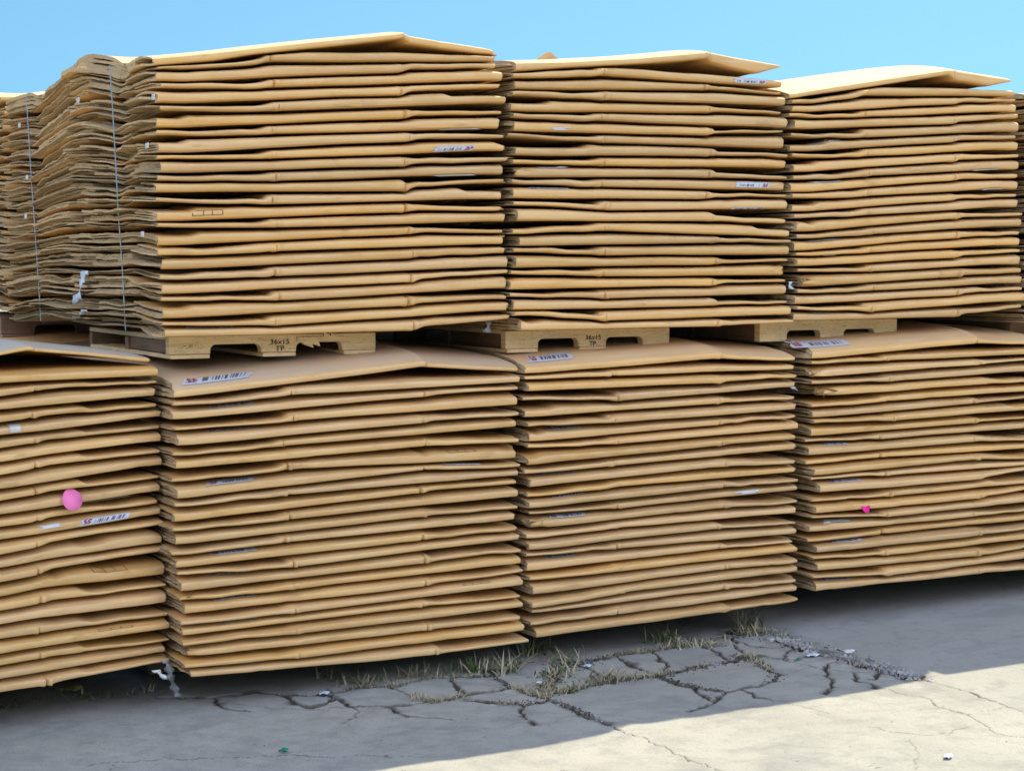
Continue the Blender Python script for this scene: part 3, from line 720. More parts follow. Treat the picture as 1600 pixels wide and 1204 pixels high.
TOP_LIGHT = {('B0',1): .95, ('B1',1): .5, ('B2',1): .35, ('B3',1): .35, ('T1',1): .6, ('T2',1): .6, ('T3',1): .65, ('T4',1): .5, ('R2',1): .5}   # sky light and sun glare put into the top sheets' colour
def box_label(key, i):
    n = ORD[i-1]
    where = f'{n} in {PLACE[key]}' if n in ('topmost', 'bottom') else f'{n} from top in {PLACE[key]}'
    f = FEAT.get((key, i))
    return f'flattened box with {f}, {where}' if f else f'flattened brown box, {where}'

def t1_wave(z, v, u=0.0):
    a = np.clip((z-1.36)/1.0, 0, 1.2)
    bulge = np.exp(-((v-0.95)/0.42)**2)*0.060*a**1.3
    dip = -0.018*np.exp(-((v-0.40)/0.10)**2)*a-0.022*np.exp(-((v-1.67)/0.10)**2)*a
    ripple = 0.006*np.sin(v*5.3+z*4.0)+0.0015*np.sin(v*15.1-z*11.0+1.0)
    sag = 0.022*sstep(0.0, 0.35, v)*(1-a)-0.02*sstep(1.7, 2.2, v)*(1-a)
    return bulge*np.exp(-np.clip(u, 0, 9)/0.16)+(dip+sag+ripple*sstep(0.05, 0.3, v))*(0.2+0.8*np.exp(-np.clip(u, 0, 9)/0.3))

for key in ('T1', 'T2', 'T3', 'B0', 'B1', 'B2', 'B3'):
    lines = make_curves(key, layer_lines(key))
    STACKS[key]['lines'] = lines
    for i, l in enumerate(lines):
        l['bn'] = lines[i+1]['t'] if i < 24 else None
        up = key[0] == 'T'
        dr = 0.0
        if i == 0: dr = {'T1': 0.046, 'T2': 0.050, 'T3': 0.070, 'B0': 0.02, 'B1': 0.055, 'B2': 0.055, 'B3': 0.06}[key]
        mode = 'side' if key == 'T1' else ('near' if key != 'B0' else 'far')
        build_box(key, l, mode, box_label(key, i+1), droop=dr, front=float(RNG.normal(0, 0.007))+0.004, up=up,
                  crush=CRUSH.get((key, i+1)), wave=t1_wave if key == 'T1' else None)

# stacks that show only a sliver: the same builder, lines taken from a neighbour and shuffled a little
def sliver_stack(key, src, O, yaw, mode, du, dz, wave=None):
    STACKS[key] = dict(O=O, yaw=yaw)
    prev = None
    ls = []
    for i, l in enumerate(STACKS[src]['lines']):
        m = dict(l); u0 = l['uL']
        j = float(RNG.normal(0, 0.012))
        m['uL'] = j+du; m['uR'] = j+du+WIDTH; sh = m['uL']-u0
        m['U'] = l['U']+sh; m['cl'] = m['uL']+0.31*WIDTH; m['cr'] = m['uL']+0.70*WIDTH
        mid = 0.5*(l['b'].mean()+l['t'].mean())
        # flatten the neighbour's tilt
        base = np.interp(l['U'], [l['U'][0], l['U'][-1]], [l['b'][:80].mean(), l['b'][-80:].mean()])
        m['b'] = l['b']-(base-base.mean())+dz; m['t'] = np.maximum(l['t']-(base-base.mean())+dz, m['b']+0.012)
        if prev is not None:
            m['t'] = np.minimum(m['t'], prev-0.001); m['b'] = np.minimum(m['b'], m['t']-0.009)
        prev = m['b']; m['rng'] = np.random.default_rng(900+i+ord(key[0])*5+ord(key[1])*3)
        ls.append(m)
    for i, m in enumerate(ls):
        m['bn'] = ls[i+1]['t'] if i < 24 else None
        build_box(key, m, mode, box_label(key, i+1), droop=0.06 if i == 0 else 0.0, front=float(RNG.normal(0, 0.007)), up=key[0] != 'B', wave=wave)
    STACKS[key]['lines'] = ls
sliver_stack('T4', 'T2', (4.29, 0.0), 0.0, 'near', 0.0, -0.02)
sliver_stack('B4', 'B2', (4.33, -0.04), 0.0, 'far', 0.0, 0.0)
sliver_stack('C2', 'B2', (0.02, DEPTH+0.12), 0.0, 'far', 0.0, 0.0)
sliver_stack('R2', 'T3', (0.02, DEPTH+0.14), 0.0, 'side', 0.0, 0.0, wave=t1_wave)

# ------------------------------------------------------------------ labels, stickers, tape on the boxes (parts of their box)
def sticker(key, i, xa, xb, qa, qb, mat, name='shipping_label', skew=0.0, off=0.0025, nu=36, nq=14, curl=0.0, label=None, flip=False):
    """patch following the fold between two pixel columns; qa..qb = metres along the fold from under its bottom edge"""
    if (key, i) not in BOXES: return
    bx = BOXES[(key, i)]; S = STACKS[key]; l = bx['l']
    yy = 602
    zmid = float(np.mean(l['b']))
    ua = plane_hit(xa, yy, S['O'], S['yaw'])[0]; ub = plane_hit(xb, yy, S['O'], S['yaw'])[0]
    u = np.linspace(ua, ub, nu); q = np.linspace(qa, qb, nq)
    P = bx['surf'](u, q, off)
    P = P.copy()
    rg = np.random.default_rng(int(xa)*7+i)
    cdir = np.array([math.cos(S['yaw']), math.sin(S['yaw']), 0])
    P += (np.linspace(0, 1, nq)*skew)[None, :, None]*cdir
    if mat in (LABELM, PAPER):      # worn, torn ends
        amp = 0.010 if mat is LABELM else 0.022
        ra = np.convolve(rg.normal(0, 1, nq+4), [.2, .3, .3, .2, .0], 'valid')*amp; rb = np.convolve(rg.normal(0, 1, nq+4), [.2, .3, .3, .2, .0], 'valid')*amp
        f_ = np.linspace(0, 1, nu)[:, None]
        P += ((1-f_)**6*ra[None, :]+f_**6*rb[None, :])[:, :, None]*cdir
    if curl:
        w = np.clip((np.linspace(0, 1, nu)-0.55)/0.45, 0, 1)**2
        P[:, :, 1] -= (w*curl)[:, None]; P[:, :, 2] += (w*curl*0.25)[:, None]
    mbv = P.reshape(-1, 3); idx = np.arange(nu*nq).reshape(nu, nq)
    f = np.stack([idx[:-1, :-1], idx[1:, :-1], idx[1:, 1:], idx[:-1, 1:]], -1).reshape(-1, 4).tolist()
    g = np.linspace(0, 1, nu); 
    if flip: g = 1-g
    uv = np.stack([np.repeat(g, nq), np.tile(np.linspace(0, 1, nq), nu)], -1)
    o = mesh_obj(name, mbv, f, mat, bx['o'], bx['loc'], smooth=True, uvs=uv)
    if label: o['label'] = label
    return o

def outline(key, i, xa, xb, qa, qb, th=0.0024):
    """printed outline with two inner bars, ink lying on the fold"""
    bx = BOXES[(key, i)]; S = STACKS[key]
    ua = plane_hit(xa, 602, S['O'], S['yaw'])[0]; ub = plane_hit(xb, 602, S['O'], S['yaw'])[0]
    v = []; f = []
    def patch(a, b, c, d):
        P = bx['surf'](np.linspace(a, b, 6), np.linspace(c, d, 5), 0.0012)
        k = len(v); v.extend(P.reshape(-1, 3).tolist()); idx = k+np.arange(30).reshape(6, 5)
        f.extend(np.stack([idx[:-1, :-1], idx[1:, :-1], idx[1:, 1:], idx[:-1, 1:]], -1).reshape(-1, 4).tolist())
    patch(ua, ub, qa, qa+th*0.7); patch(ua, ub, qb-th*0.7, qb)
    for t in (0, 0.36, 0.66, 1): patch(ua+(ub-ua)*t-th/2, ua+(ub-ua)*t+th/2, qa, qb)
    mesh_obj('printed_outline', v, f, INK, bx['o'], bx['loc'], smooth=True)

# q: 0.00-0.02 underside of the fold, about 0.02-0.04 the fold's front, beyond that the sloping top
sticker('T1',10, 679,739, .012,.034, LABELM, skew=0.012, flip=True)
sticker('T1',12, 686,742, .004,.016, PAPER, 'torn_label', off=0.004)
sticker('T1',8, 692,750, .002,.012, PAPER, 'torn_label', off=0.003)
sticker('T1',25, 297,370, .052,.085, LABELM, curl=0.0, flip=True)
sticker('T1',15, 249,275, .060,.10, TAPE, 'tape_patch')
outline('T1',15, 306,353, .026,.045)
sticker('T2',7, 862,886, .018,.030, PAPER, 'torn_label')
sticker('T2',11, 852,884, .052,.075, PAPER, 'torn_label', curl=0.01)
sticker('T2',13, 834,892, .052,.085, LABELM)
sticker('T2',2, 1143,1192, .018,.036, LABELM, flip=True)
sticker('T2',12, 1150,1199, .020,.042, LABELM, skew=0.01, flip=True)
sticker('T2',14, 1146,1194, .006,.018, LABELM, flip=True)
sticker('T3',7, 1272,1314, .052,.085, LABELM)
sticker('T3',11, 1270,1315, .050,.080, PAPER, 'torn_label')
sticker('T3',17, 1270,1315, .050,.080, PAPER, 'torn_label')
sticker('T3',18, 1287,1304, .004,.014, PAPER, 'torn_label')
sticker('T3',25, 1268,1305, .048,.075, LABELM)
sticker('T3',12, 1528,1560, .004,.016, PAPER, 'torn_label', off=0.004)
sticker('T3',10, 1518,1553, .002,.014, PAPER, 'torn_label', off=0.003)
sticker('B1',1, 290,398, .075,.185, LABELM, skew=0.05)
for i, xa, xb in ((3,334,400),(5,325,395),(9,322,398),(15,330,402),(17,325,398),(19,335,400),(21,342,402),(25,337,410)):
    sticker('B1', i, xa, xb, .066+.012*((i*7)%3-1), .118+.01*((i*5)%3-1), LABELM, skew=0.012+.012*((i*3)%4-1.5))
outline('B1',8, 704,746, .050,.078)
sticker('B1',9, 697,756, .040,.066, PAPER, 'torn_label')
sticker('B2',1, 835,905, .085,.20, LABELM, skew=0.05)
for i, xa, xb in ((7,862,916),(11,845,911),(13,868,918),(15,865,920),(19,862,912)):
    sticker('B2', i, xa, xb, .066+.012*((i*7)%3-1), .118+.01*((i*5)%3-1), LABELM, skew=0.012+.012*((i*3)%4-1.5))
sticker('B2',14, 1160,1186, .022,.034, PAPER, 'torn_label', off=0.004)
sticker('B3',1, 1247,1337, .085,.19, LABELM, skew=0.03)
for i, xa, xb in ((11,1296,1332),(15,1303,1352),(21,1310,1357),(25,1297,1344)):
    sticker('B3', i, xa, xb, .064, .115, LABELM, skew=0.015)
sticker('B3',19, 1299,1335, .050,.085, PAPER, 'torn_label', off=0.004)
outline('B3',8, 1545,1577, .050,.066); outline('B3',22, 1552,1582, .045,.062)
outline('B0',18, 143,196, .050,.10)
outline('B0',22, 148,200, .045,.062)
outline('B2',10, 1165,1205, .050,.062)
outline('B1',20, 725,766, .045,.06)
sticker('B0',6, 15,33, .020,.070, TAPE, 'tape_patch')
sticker('B0',14, 122,196, .020,.045, LABELM, skew=0.02)
sticker('B0',14, 57,88, .030,.048, PAPER, 'torn_label', skew=0.02)
sticker('B0',12, 130,200, .003,.014, PAPER, 'torn_label', off=0.004)

# round pink sticker hanging over the twelfth box of the left lower stack
def disc(name, key, i, cx, cyy, r, mat, tip=None):
    S = STACKS[key]; u, z = plane_hit(cx, cyy, S['O'], S['yaw'])
    c, s = math.cos(S['yaw']), math.sin(S['yaw'])
    mb = MB(); n = 28
    k = 0
    pts = [(u, -0.010, z)]
    for a in range(n):
        th = 2*math.pi*a/n; rr_ = r
        du, dz_ = rr_*math.cos(th), rr_*math.sin(th)
        if tip and math.cos(th-0.8) > 0.6: du *= 1.35; dz_ *= 1.25
        pts.append((u+du, -0.010-0.014*(dz_ < 0)*abs(dz_)/r+0.030*max(0, dz_/r-0.35), z+dz_))
    V_ = [(S['O'][0]+a*c-b*s, S['O'][1]+a*s+b*c, d) for a, b, d in pts]
    F_ = [(0, 1+a, 1+(a+1) % n) for a in range(n)]
    o = mesh_obj(name, V_, F_, mat, BOXES[(key, i)]['o'], BOXES[(key, i)]['loc'], smooth=True)
    sm = o.modifiers.new('solid', 'SOLIDIFY'); sm.thickness = 0.0006
    return o
disc('round_sticker', 'B0', 12, 111, 780, 0.0365, PINK)
disc('round_sticker', 'B3', 17, 1350, 793, 0.020, PINKD, tip=True)

# white tape tabs along the cut side of the strapped stack
def side_tab(i, x, y, w=0.03, h=0.03, mat=PAPER):
    """tab on the left side of the strapped stack at a pixel; side plane x = u of the ends"""
    d = ray(x, y); X = -0.035
    t = (X-CAM[0])/d[0]; p = CAM+d*t
    mb = MB(); a = random.uniform(-0.15, 0.15)
    rows = []
    for jz in range(4):
        rows.append([(X-0.006-0.001*ju, p[1]+(ju-1.5)/3*w+a*(jz-1.5)/3*h, p[2]+(jz-1.5)/3*h+0.1*a*(ju-1.5)*w) for ju in range(4)])
    mb.sheet(rows)
    bx = BOXES[('T1', i)]
    o = mb.build('tape_tab', mat, bx['o'], bx['loc'], smooth=True)
    m = o.modifiers.new('solid', 'SOLIDIFY'); m.thickness = 0.001
for i, x, y in ((4,243,152),(8,233,228),(16,226,366),(5,125,157),(4,33,196),(10,45,277),(15,43,338)):
    side_tab(i, x, y, 0.028 if x > 200 else 0.034, 0.020, TAPE)

# ------------------------------------------------------------------ binding straps round the side, top and back of the strapped stacks
def strap(name, x0, zb_, zt_, v, lean, mat, label, width=1.40, y_base=0.0, top_of=('T1', 0.046)):
    prof = []
    n = 26
    for k in range(n+1):
        f = k/n; z = zb_+(zt_-zb_)*f
        prof.append((x0+lean*(1-f)-0.016+noise_at(np.array([z]), 0.2, 0.0012, int(v*100))[0], z))
    L0 = STACKS[top_of[0]]['lines'][0]
    top = [(x0+0.006, zt_)]
    for f in np.linspace(0.05, 0.97, 14):
        uu = L0['uL']+(L0['uR']-L0['uL'])*f; wv = t1_wave(2.4, v, uu-L0['uL'])
        top.append((STACKS[top_of[0]]['O'][0]+uu, float(np.interp(uu, L0['U'], L0['t']))+top_of[1]*(1-math.exp(-v/0.22))+float(wv)+0.003))
    top.append((x0+width+0.03, zt_))
    down = [(x0+width+0.02, zt_+(zb_-zt_)*f) for f in (0.1, 0.5, 1.0)]
    path = prof+top+down
    path.append((x0+width*0.5, zb_-0.006))
    path.append((prof[0][0]+0.006, zb_-0.006))
    rows = []
    vv = lambda z: y_base+v+0.06*(zt_-z)/(zt_-zb_)*0.4
    for (x, z) in path:
        rows.append([(x, vv(z)-0.0055, z), (x, vv(z)+0.0055, z)])
    mb = MB(); mb.sheet(rows)
    o = mb.build(name, mat, None, (x0, y_base+v, zb_))
    m = o.modifiers.new('solid', 'SOLIDIFY'); m.thickness = 0.0012; m.offset = 0
    tag(o, label, 'strap', 'straps binding the upper stacks')
strap('binding_strap', -0.035, 1.365, 2.34, 0.40, 0.05, STRAP, 'pale strap near the front corner of the strapped upper stack')
strap('binding_strap', -0.035, 1.365, 2.335, 1.67, 0.05, STRAP, 'strap further back on the side of the strapped upper stack')
strap('binding_strap', -0.03, 1.36, 2.30, 0.32, 0.05, STRAP, 'thin strap on the stack behind the strapped one', y_base=DEPTH+0.14, top_of=('R2', 0.06))

# ------------------------------------------------------------------ pallets
def pallet(O, yaw, u0, length, v0, depth, zt_, zb_, label, text=False, bottom=True, side=True, dark=False, splinter=False, solid=False, grp='wooden pallets under the stacks'):
    c, s = math.cos(yaw), math.sin(yaw)
    def place(mb):
        mb.v = [(O[0]+x*c-y*s, O[1]+x*s+y*c, z) for x, y, z in mb.v]
    root = bpy.data.objects.new('wooden_pallet', None); COL.objects.link(root)
    root.location = (O[0]+(u0+length/2)*c-v0*s, O[1]+(u0+length/2)*s+v0*c, zb_)
    root.empty_display_size = 0.1; WLOC[root.name] = tuple(root.location)
    tag(root, label, 'pallet', grp)
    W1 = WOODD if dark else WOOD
    z0 = zb_+0.018 if bottom else zb_; z1 = zt_-0.004
    feet = ((0, .19), (.43, .60), (.83, 1.0))
    nh = z0+(z1-z0)*0.52
    poly = [(u0, z0)]
    def arc(xa, xb):
        r = 0.022
        out = [(xa, z0)]
        for k in range(5):
            a = math.pi*(1-k/8.0); out.append((xa+r+r*math.cos(a), nh-r+r*math.sin(a)))
        for k in range(5):
            a = math.pi/2*(1-k/4.0); out.append((xb-r+r*math.cos(a), nh-r+r*math.sin(a)))
        out.append((xb, z0)); return out
    poly += arc(u0+.19*length, u0+.43*length)+arc(u0+.60*length, u0+.83*length)+[(u0+length, z0), (u0+length, z1), (u0, z1)]
    first = None
    for k, vy in enumerate((v0, v0+depth/2-0.02, v0+depth-0.04)):
        mb = MB(); mb.prism(poly if k == 0 else ([(u0, z0), (u0+length, z0), (u0+length, z1-0.016), (u0, z1-0.016)] if solid else [(a, min(b, z1-0.016)) for a, b in poly]), vy, vy+0.04); place(mb)  # solid: rear stringers closed up to block light from behind the stack
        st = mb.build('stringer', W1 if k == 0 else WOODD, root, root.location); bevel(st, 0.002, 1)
        if k == 0: first = st
    nb = 6
    for k in range(nb):
        w = 0.11; x = u0+(length-w)*k/(nb-1)
        mb = MB(); mb.box(x, x+w, v0+0.05, v0+depth-0.004, zt_-0.017, zt_); place(mb)
        bevel(mb.build('deck_board', W1, root, root.location), 0.002, 1)
    if bottom:
        for (a, b) in feet:
            mb = MB(); mb.box(u0+a*length+0.004, u0+b*length-0.004, v0-0.006, v0+depth, zb_+0.002, z0-0.001); place(mb)
            bevel(mb.build('bottom_board', W1, root, root.location), 0.002, 1)
    if side:
        mb = MB(); mb.box(u0+0.012, u0+0.035, v0+0.045, v0+0.52, z0+0.004, z1-0.003); place(mb)
        mb.build('side_board', WOODD, root, root.location)
    if splinter:
        mb = MB(); xs = np.linspace(u0+.60*length, u0+.80*length, 7)
        for k in range(6):
            zz = nh+0.006-0.018*math.sin(k*1.1)
            mb.hexa([(xs[k], v0-0.012, zz+0.008*k*0.4), (xs[k+1]+0.012, v0-0.010, zz-0.012+0.002*k), (xs[k+1]+0.012, v0+0.012, zz-0.012+0.002*k), (xs[k], v0+0.012, zz+0.003*k),
                     (xs[k], v0-0.012, z1-0.01), (xs[k+1], v0-0.010, z1-0.012), (xs[k+1], v0+0.012, z1-0.012), (xs[k], v0+0.012, z1-0.01)])
        place(mb); mb.build('splintered_wood', WOOD, first, root.location)
    if text:
        for txt, dz, sz in (('36x15', 0.036, 0.026), (text, 0.011, 0.026)):
            cu = bpy.data.curves.new('stencil_text', 'FONT'); cu.body = txt; cu.size = sz; cu.align_x = 'CENTER'; cu.extrude = 0.0003
            cu.offset = 0.0004; cu.space_character = 1.05
            cu.materials.append(INK)
            tmp = bpy.data.objects.new('tmp', cu); COL.objects.link(tmp)
            bpy.context.view_layer.update()
            tm = bpy.data.meshes.new_from_object(tmp.evaluated_get(bpy.context.evaluated_depsgraph_get()))
            bpy.data.objects.remove(tmp); bpy.data.curves.remove(cu)
            t_ = bpy.data.objects.new('stencil_text', tm); COL.objects.link(t_); t_.parent = first
            ux = u0+0.52*length
            wp = Vector((O[0]+ux*c-(v0-0.0012)*s, O[1]+ux*s+(v0-0.0012)*c, z0+dz-0.006))
            t_.location = wp-Vector(WLOC[first.name]); t_.rotation_euler = (math.pi/2, 0, yaw); t_.scale = (1.15, 1.0, 1)
    return root
def px_u(x, v, y=540):
    """row coordinate of a pixel column on the plane at depth v behind the row's front"""
    return plane_hit(x, y, (0.0, v), 0.0)
PV = 0.16
for key, xa, xb, txt, kw, lab in (
    ('T1', 264, 587, 'TP', dict(splinter=True), 'stencilled wooden pallet with a splintered notch under the strapped stack'),
    ('T2', 790, 1046, 'TP.', {}, 'stencilled wooden pallet with cracked grain under the middle upper stack'),
    ('T3', 1187, 1401, None, dict(bottom=False), 'plain pale pallet with two notches under the right-hand upper stack')):
    ua = px_u(xa, PV)[0]; ub = px_u(xb, PV)[0]
    y_ = {'T1': 562, 'T2': 552, 'T3': 534}[key]
    zbm = plane_hit(xa, y_, (0.0, PV), 0.0)[1]
    lines = STACKS[key]['lines']; ztp = float(np.interp(0.5, lines[-1]['U']-lines[-1]['U'][0], lines[-1]['b']))-0.002
    ztp = float(np.min(lines[-1]['b'][40:300]))-0.001 if key != 'T1' else float(np.min(lines[-1]['b'][40:300]))+0.0
    print(key, 'pallet', ua, ub, 'z', zbm, ztp)
    pallet((0, 0), 0, ua, ub-ua, PV, 1.05, ztp, zbm, lab, text=txt, **kw)
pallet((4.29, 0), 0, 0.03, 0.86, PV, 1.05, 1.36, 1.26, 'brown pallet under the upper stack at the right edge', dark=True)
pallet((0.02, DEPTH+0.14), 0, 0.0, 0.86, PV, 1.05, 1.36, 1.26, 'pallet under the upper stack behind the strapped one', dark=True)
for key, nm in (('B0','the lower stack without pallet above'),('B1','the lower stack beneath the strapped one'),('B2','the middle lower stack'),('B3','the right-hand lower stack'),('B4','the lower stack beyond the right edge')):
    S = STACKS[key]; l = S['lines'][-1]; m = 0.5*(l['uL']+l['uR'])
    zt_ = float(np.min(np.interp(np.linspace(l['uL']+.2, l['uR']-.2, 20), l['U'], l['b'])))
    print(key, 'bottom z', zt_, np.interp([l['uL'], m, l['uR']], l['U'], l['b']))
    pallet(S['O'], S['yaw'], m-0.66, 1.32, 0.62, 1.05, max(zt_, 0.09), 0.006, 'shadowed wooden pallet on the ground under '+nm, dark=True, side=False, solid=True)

# ------------------------------------------------------------------ ground
CR = []   # (points in pixels of the photograph, half width, depth)
def cr(pts, w, d=0.014): CR.append(([ground_at(*p)[:2] for p in pts], w, d))
cr([(250,1090),(282,1090),(325,1090),(395,1081),(448,1086),(507,1086),(533,1080)], .011)
cr([(507,1079),(524,1090),(547,1104),(598,1103),(643,1101),(671,1097),(727,1087),(804,1073)], .008)
cr([(533,1081),(561,1074),(609,1073),(648,1066),(682,1059),(725,1057),(770,1056),(818,1033)], .014)
cr([(609,1074),(643,1087),(671,1097)], .007)
cr([(770,1059),(801,1073),(822,1081),(856,1090),(893,1104),(927,1119.5),(955,1131)], .011, .018)
cr([(955,1131),(1006,1153),(1062,1176),(1116,1204),(1190,1240)], .0045, .008)
cr([(733,1094),(795,1098),(822,1101),(856,1093)], .009)
cr([(856,1084),(879,1081),(927,1067),(978,1059),(1023,1056),(1045,1049),(1088,1042),(1139,1033),(1175,1022),(1230,1030)], .012)
cr([(1023,1056),(1062,1067),(1085,1073),(1122,1078.6)], .011)
cr([(1215,1053),(1198,1067),(1161,1076),(1133,1081),(1113,1098),(1074,1110)], .008)
cr([(1147,1022),(1181,1033),(1203.5,1047.5),(1215,1053)], .012)
cr([(904,1036),(915,1033),(961,1022),(1020,1016),(1071,1005)], .013)
cr([(1071,1005),(1074,992),(1141,994),(1155,988),(1175,985)], .006)
cr([(848,1079),(873,1045),(887,1031),(904,1036)], .020)
cr([(1150,985),(1201,985),(1243,1008),(1305,1026),(1376,1045),(1427,1059)], .045, .022)
cr([(1427,1059),(1475,1070),(1531,1087),(1573.5,1102.6),(1600,1112),(1700,1150)], .0050, .008)
cr([(1384,1076),(1404,1084),(1446,1091),(1469,1102.6),(1511,1115),(1523,1124),(1559,1146),(1600,1152)], .0032, .006)
cr([(1511,1115),(1548,1108),(1573,1102)], .0018, .003)
cr([(1336,1052),(1342,1064),(1376,1076)], .007)
cr([(1175,1022),(1212,1028),(1274,1042),(1308,1047),(1348,1050),(1384,1048)], .006)
for q in ([(700,1058),(715,1075),(727,1087)], [(905,1036),(930,1050),(927,1067)], [(961,1022),(985,1035),(1023,1056)], [(1045,1049),(1040,1035),(1020,1016)],
    [(1139,1033),(1120,1015),(1074,1003)], [(1161,1076),(1185,1088),(1230,1094)], [(1243,1008),(1225,1030)], [(1305,1026),(1290,1045),(1300,1068),(1290,1085)],
    [(1376,1045),(1360,1062)], [(1085,1073),(1113,1098)], [(450,1086),(460,1100),(490,1106),(524,1092)], [(330,1090),(345,1105),(390,1112)], [(1150,1000),(1180,1008),(1212,1012),(1243,1008)],
    [(1175,1022),(1150,1010),(1141,994)], [(598,1103),(640,1118),(700,1122)], [(822,1101),(815,1118),(840,1130)]):
    cr(q, .0082, .012)
cr([(1420,1154),(1435,1176),(1430,1204)], .0014, .002)
cr([(1345,1132),(1390,1143),(1449,1148),(1511,1135)], .0016, .002)
cr([(140,1193),(240,1187),(340,1183),(450,1178),(527,1182),(558,1178),(668,1180)], .003, .003)
cr([(547,1104),(563,1112),(549,1124),(530,1130)], .003, .004)
cr([(282,1092),(340,1098),(400,1104),(480,1110),(547,1104)], .0025, .003)
cr([(1090,1092),(1115,1082)], .003)
cr([(1233,1098),(1270,1106),(1290,1112)], .0018, .002)

def axis(a, b, step, far):
    mid = list(np.arange(a, b+step*0.5, step)); g = step; lo = []; hi = []; x = a
    while x > -far: g *= 1.35; x -= g; lo.append(x)
    x = b; g = step
    while x < far: g *= 1.35; x += g; hi.append(x)
    return np.array(lo[::-1]+mid+hi)
GX = axis(-0.9, 5.1, 0.0055, 900.0); GY = axis(-2.15, 0.62, 0.0085, 900.0)
XX, YY = np.meshgrid(GX, GY, indexing='ij')
wx = XX+0.014*noise2(XX, YY, 0.06, 1)+0.009*noise2(XX, YY, 0.022, 2); wy = YY+0.014*noise2(XX, YY, 0.06, 3)+0.009*noise2(XX, YY, 0.022, 4)
CRK = np.zeros_like(XX); DEP = np.zeros_like(XX)
for pts, w, d in CR:
    dist = np.full(XX.shape, 9.0)
    for (a, b) in zip(pts[:-1], pts[1:]):
        ab = b-a; L2 = ab@ab+1e-12
        t = np.clip(((wx-a[0])*ab[0]+(wy-a[1])*ab[1])/L2, 0, 1)
        dist = np.minimum(dist, np.hypot(wx-a[0]-t*ab[0], wy-a[1]-t*ab[1]))
    ww = w*(1+0.45*noise2(XX, YY, 0.09, 5)) if w > 0.006 else w*(1+0.3*noise2(XX, YY, 0.09, 5))
    k = 1-sstep(0.6, 1.05, dist/np.maximum(ww*(1.15 if w > .0055 else .8), 0.0036))
    k = k*min(1.0, 0.25+w/0.006*0.75)
    if w > 0.0065:
        band = 0.85*(1-sstep(0.6, 3.0, dist/ww))*np.clip(0.45+1.0*noise2(XX, YY, 0.045, 21), 0, 1)
        CRK = np.maximum(CRK, band)
    CRK = np.maximum(CRK, k); DEP = np.maximum(DEP, k*d)
gp = [ground_at(*p)[:2] for p in ((1150,985),(1201,985),(1243,1008),(1305,1026),(1376,1045),(1427,1059),(1475,1070),(1531,1087),(1600,1112),(1700,1150))]
# the newer, smoother slab lies to the right of the gravel joint
line_x = np.interp(YY, [p[1] for p in gp][::-1], [p[0] for p in gp][::-1])
SLB = sstep(-0.01, 0.03, XX-line_x)
ZZ = 0.010*noise2(XX, YY, 0.9, 7)*(1-SLB)*0.6+0.0025*noise2(XX, YY, 0.14, 8)*(1-SLB)+0.0012*noise2(XX, YY, 0.04, 9)*(1-SLB*0.7)-DEP*0.7
near = (np.abs(XX-2) < 12) & (np.abs(YY) < 12)
ZZ = np.where(near, ZZ, -0.004)
nx, ny = XX.shape
gv = np.stack([XX, YY, ZZ], -1).reshape(-1, 3); gi = np.arange(nx*ny).reshape(nx, ny)
gf = np.stack([gi[:-1, :-1], gi[1:, :-1], gi[1:, 1:], gi[:-1, 1:]], -1).reshape(-1, 4)
me = bpy.data.meshes.new('ground')
me.vertices.add(len(gv)); me.vertices.foreach_set('co', gv.ravel())
me.loops.add(gf.size); me.loops.foreach_set('vertex_index', gf.ravel().astype(np.int32))
me.polygons.add(len(gf)); me.polygons.foreach_set('loop_start', np.arange(0, gf.size, 4, dtype=np.int32))
me.polygons.foreach_set('use_smooth', np.ones(len(gf), bool))
me.update(calc_edges=True)
for nm, arr in (('crack', CRK), ('slab', SLB)):
    at = me.attributes.new(nm, 'FLOAT', 'POINT'); at.data.foreach_set('value', arr.ravel().astype(np.float32))
me.materials.append(CONC)
go = bpy.data.objects.new('ground', me); COL.objects.link(go); tag(go, 'cracked concrete yard, shaded near the stacks', None, None, 'structure')

# ------------------------------------------------------------------ weeds, gravel, litter
class Blades:
    def __init__(s): s.v = []; s.f = []; s.t = []
    def blade(s, p, h, w, lean, az, tint, droop=0.5):
        k = len(s.v); n = 4; d = np.array([math.cos(az), math.sin(az)]); sd = np.array([-d[1], d[0]])
        for j in range(n+1):
            f = j/n; r = lean*h*(f**1.6); z = h*(f-droop*lean*0.45*f*f)
            ww = w*(1-f)**0.7*0.5
            for sg in (-1, 1):
                s.v.append((p[0]+d[0]*r+sd[0]*ww*sg, p[1]+d[1]*r+sd[1]*ww*sg, p[2]+z)); s.t.append(tint)
        for j in range(n):
            a = k+2*j; s.f.append((a, a+1, a+3, a+2))
    def build(s, name, loc):
        o = mesh_obj(name, s.v, s.f, GRASS, None, loc)
        at = o.data.attributes.new('tint', 'FLOAT', 'POINT'); at.data.foreach_set('value', np.array(s.t, dtype=np.float32))
        return o
def tuft(x, y, h, n, green, label, spread=0.05):
    b = Blades(); p0 = ground_at(x, y)
    for k in range(int(n*1.5)):
        r = min(abs(random.gauss(0, spread)), spread*1.6); a = random.uniform(0, 2*math.pi)
        p = (p0[0]+r*math.cos(a)*1.3, p0[1]+r*math.sin(a)*0.7, -0.006)
        g = 1 if random.random() < green else 0
        b.blade(p, h*random.uniform(0.35, 1.0), random.uniform(0.005, 0.012), random.uniform(0.2, 1.9), random.uniform(0, 2*math.pi), min(1, max(0, g+random.gauss(0, 0.18))))
    tag(b.build('grass_tuft', (p0[0], p0[1], 0)), label, 'grass tuft', 'weed tufts in the cracks')
tuft(519,1060,.07,26,.75,'small green weed tuft in shadow left of the others under the stacks')
tuft(562,1070,.085,34,.35,'half dry tuft with green blades at the crack start')
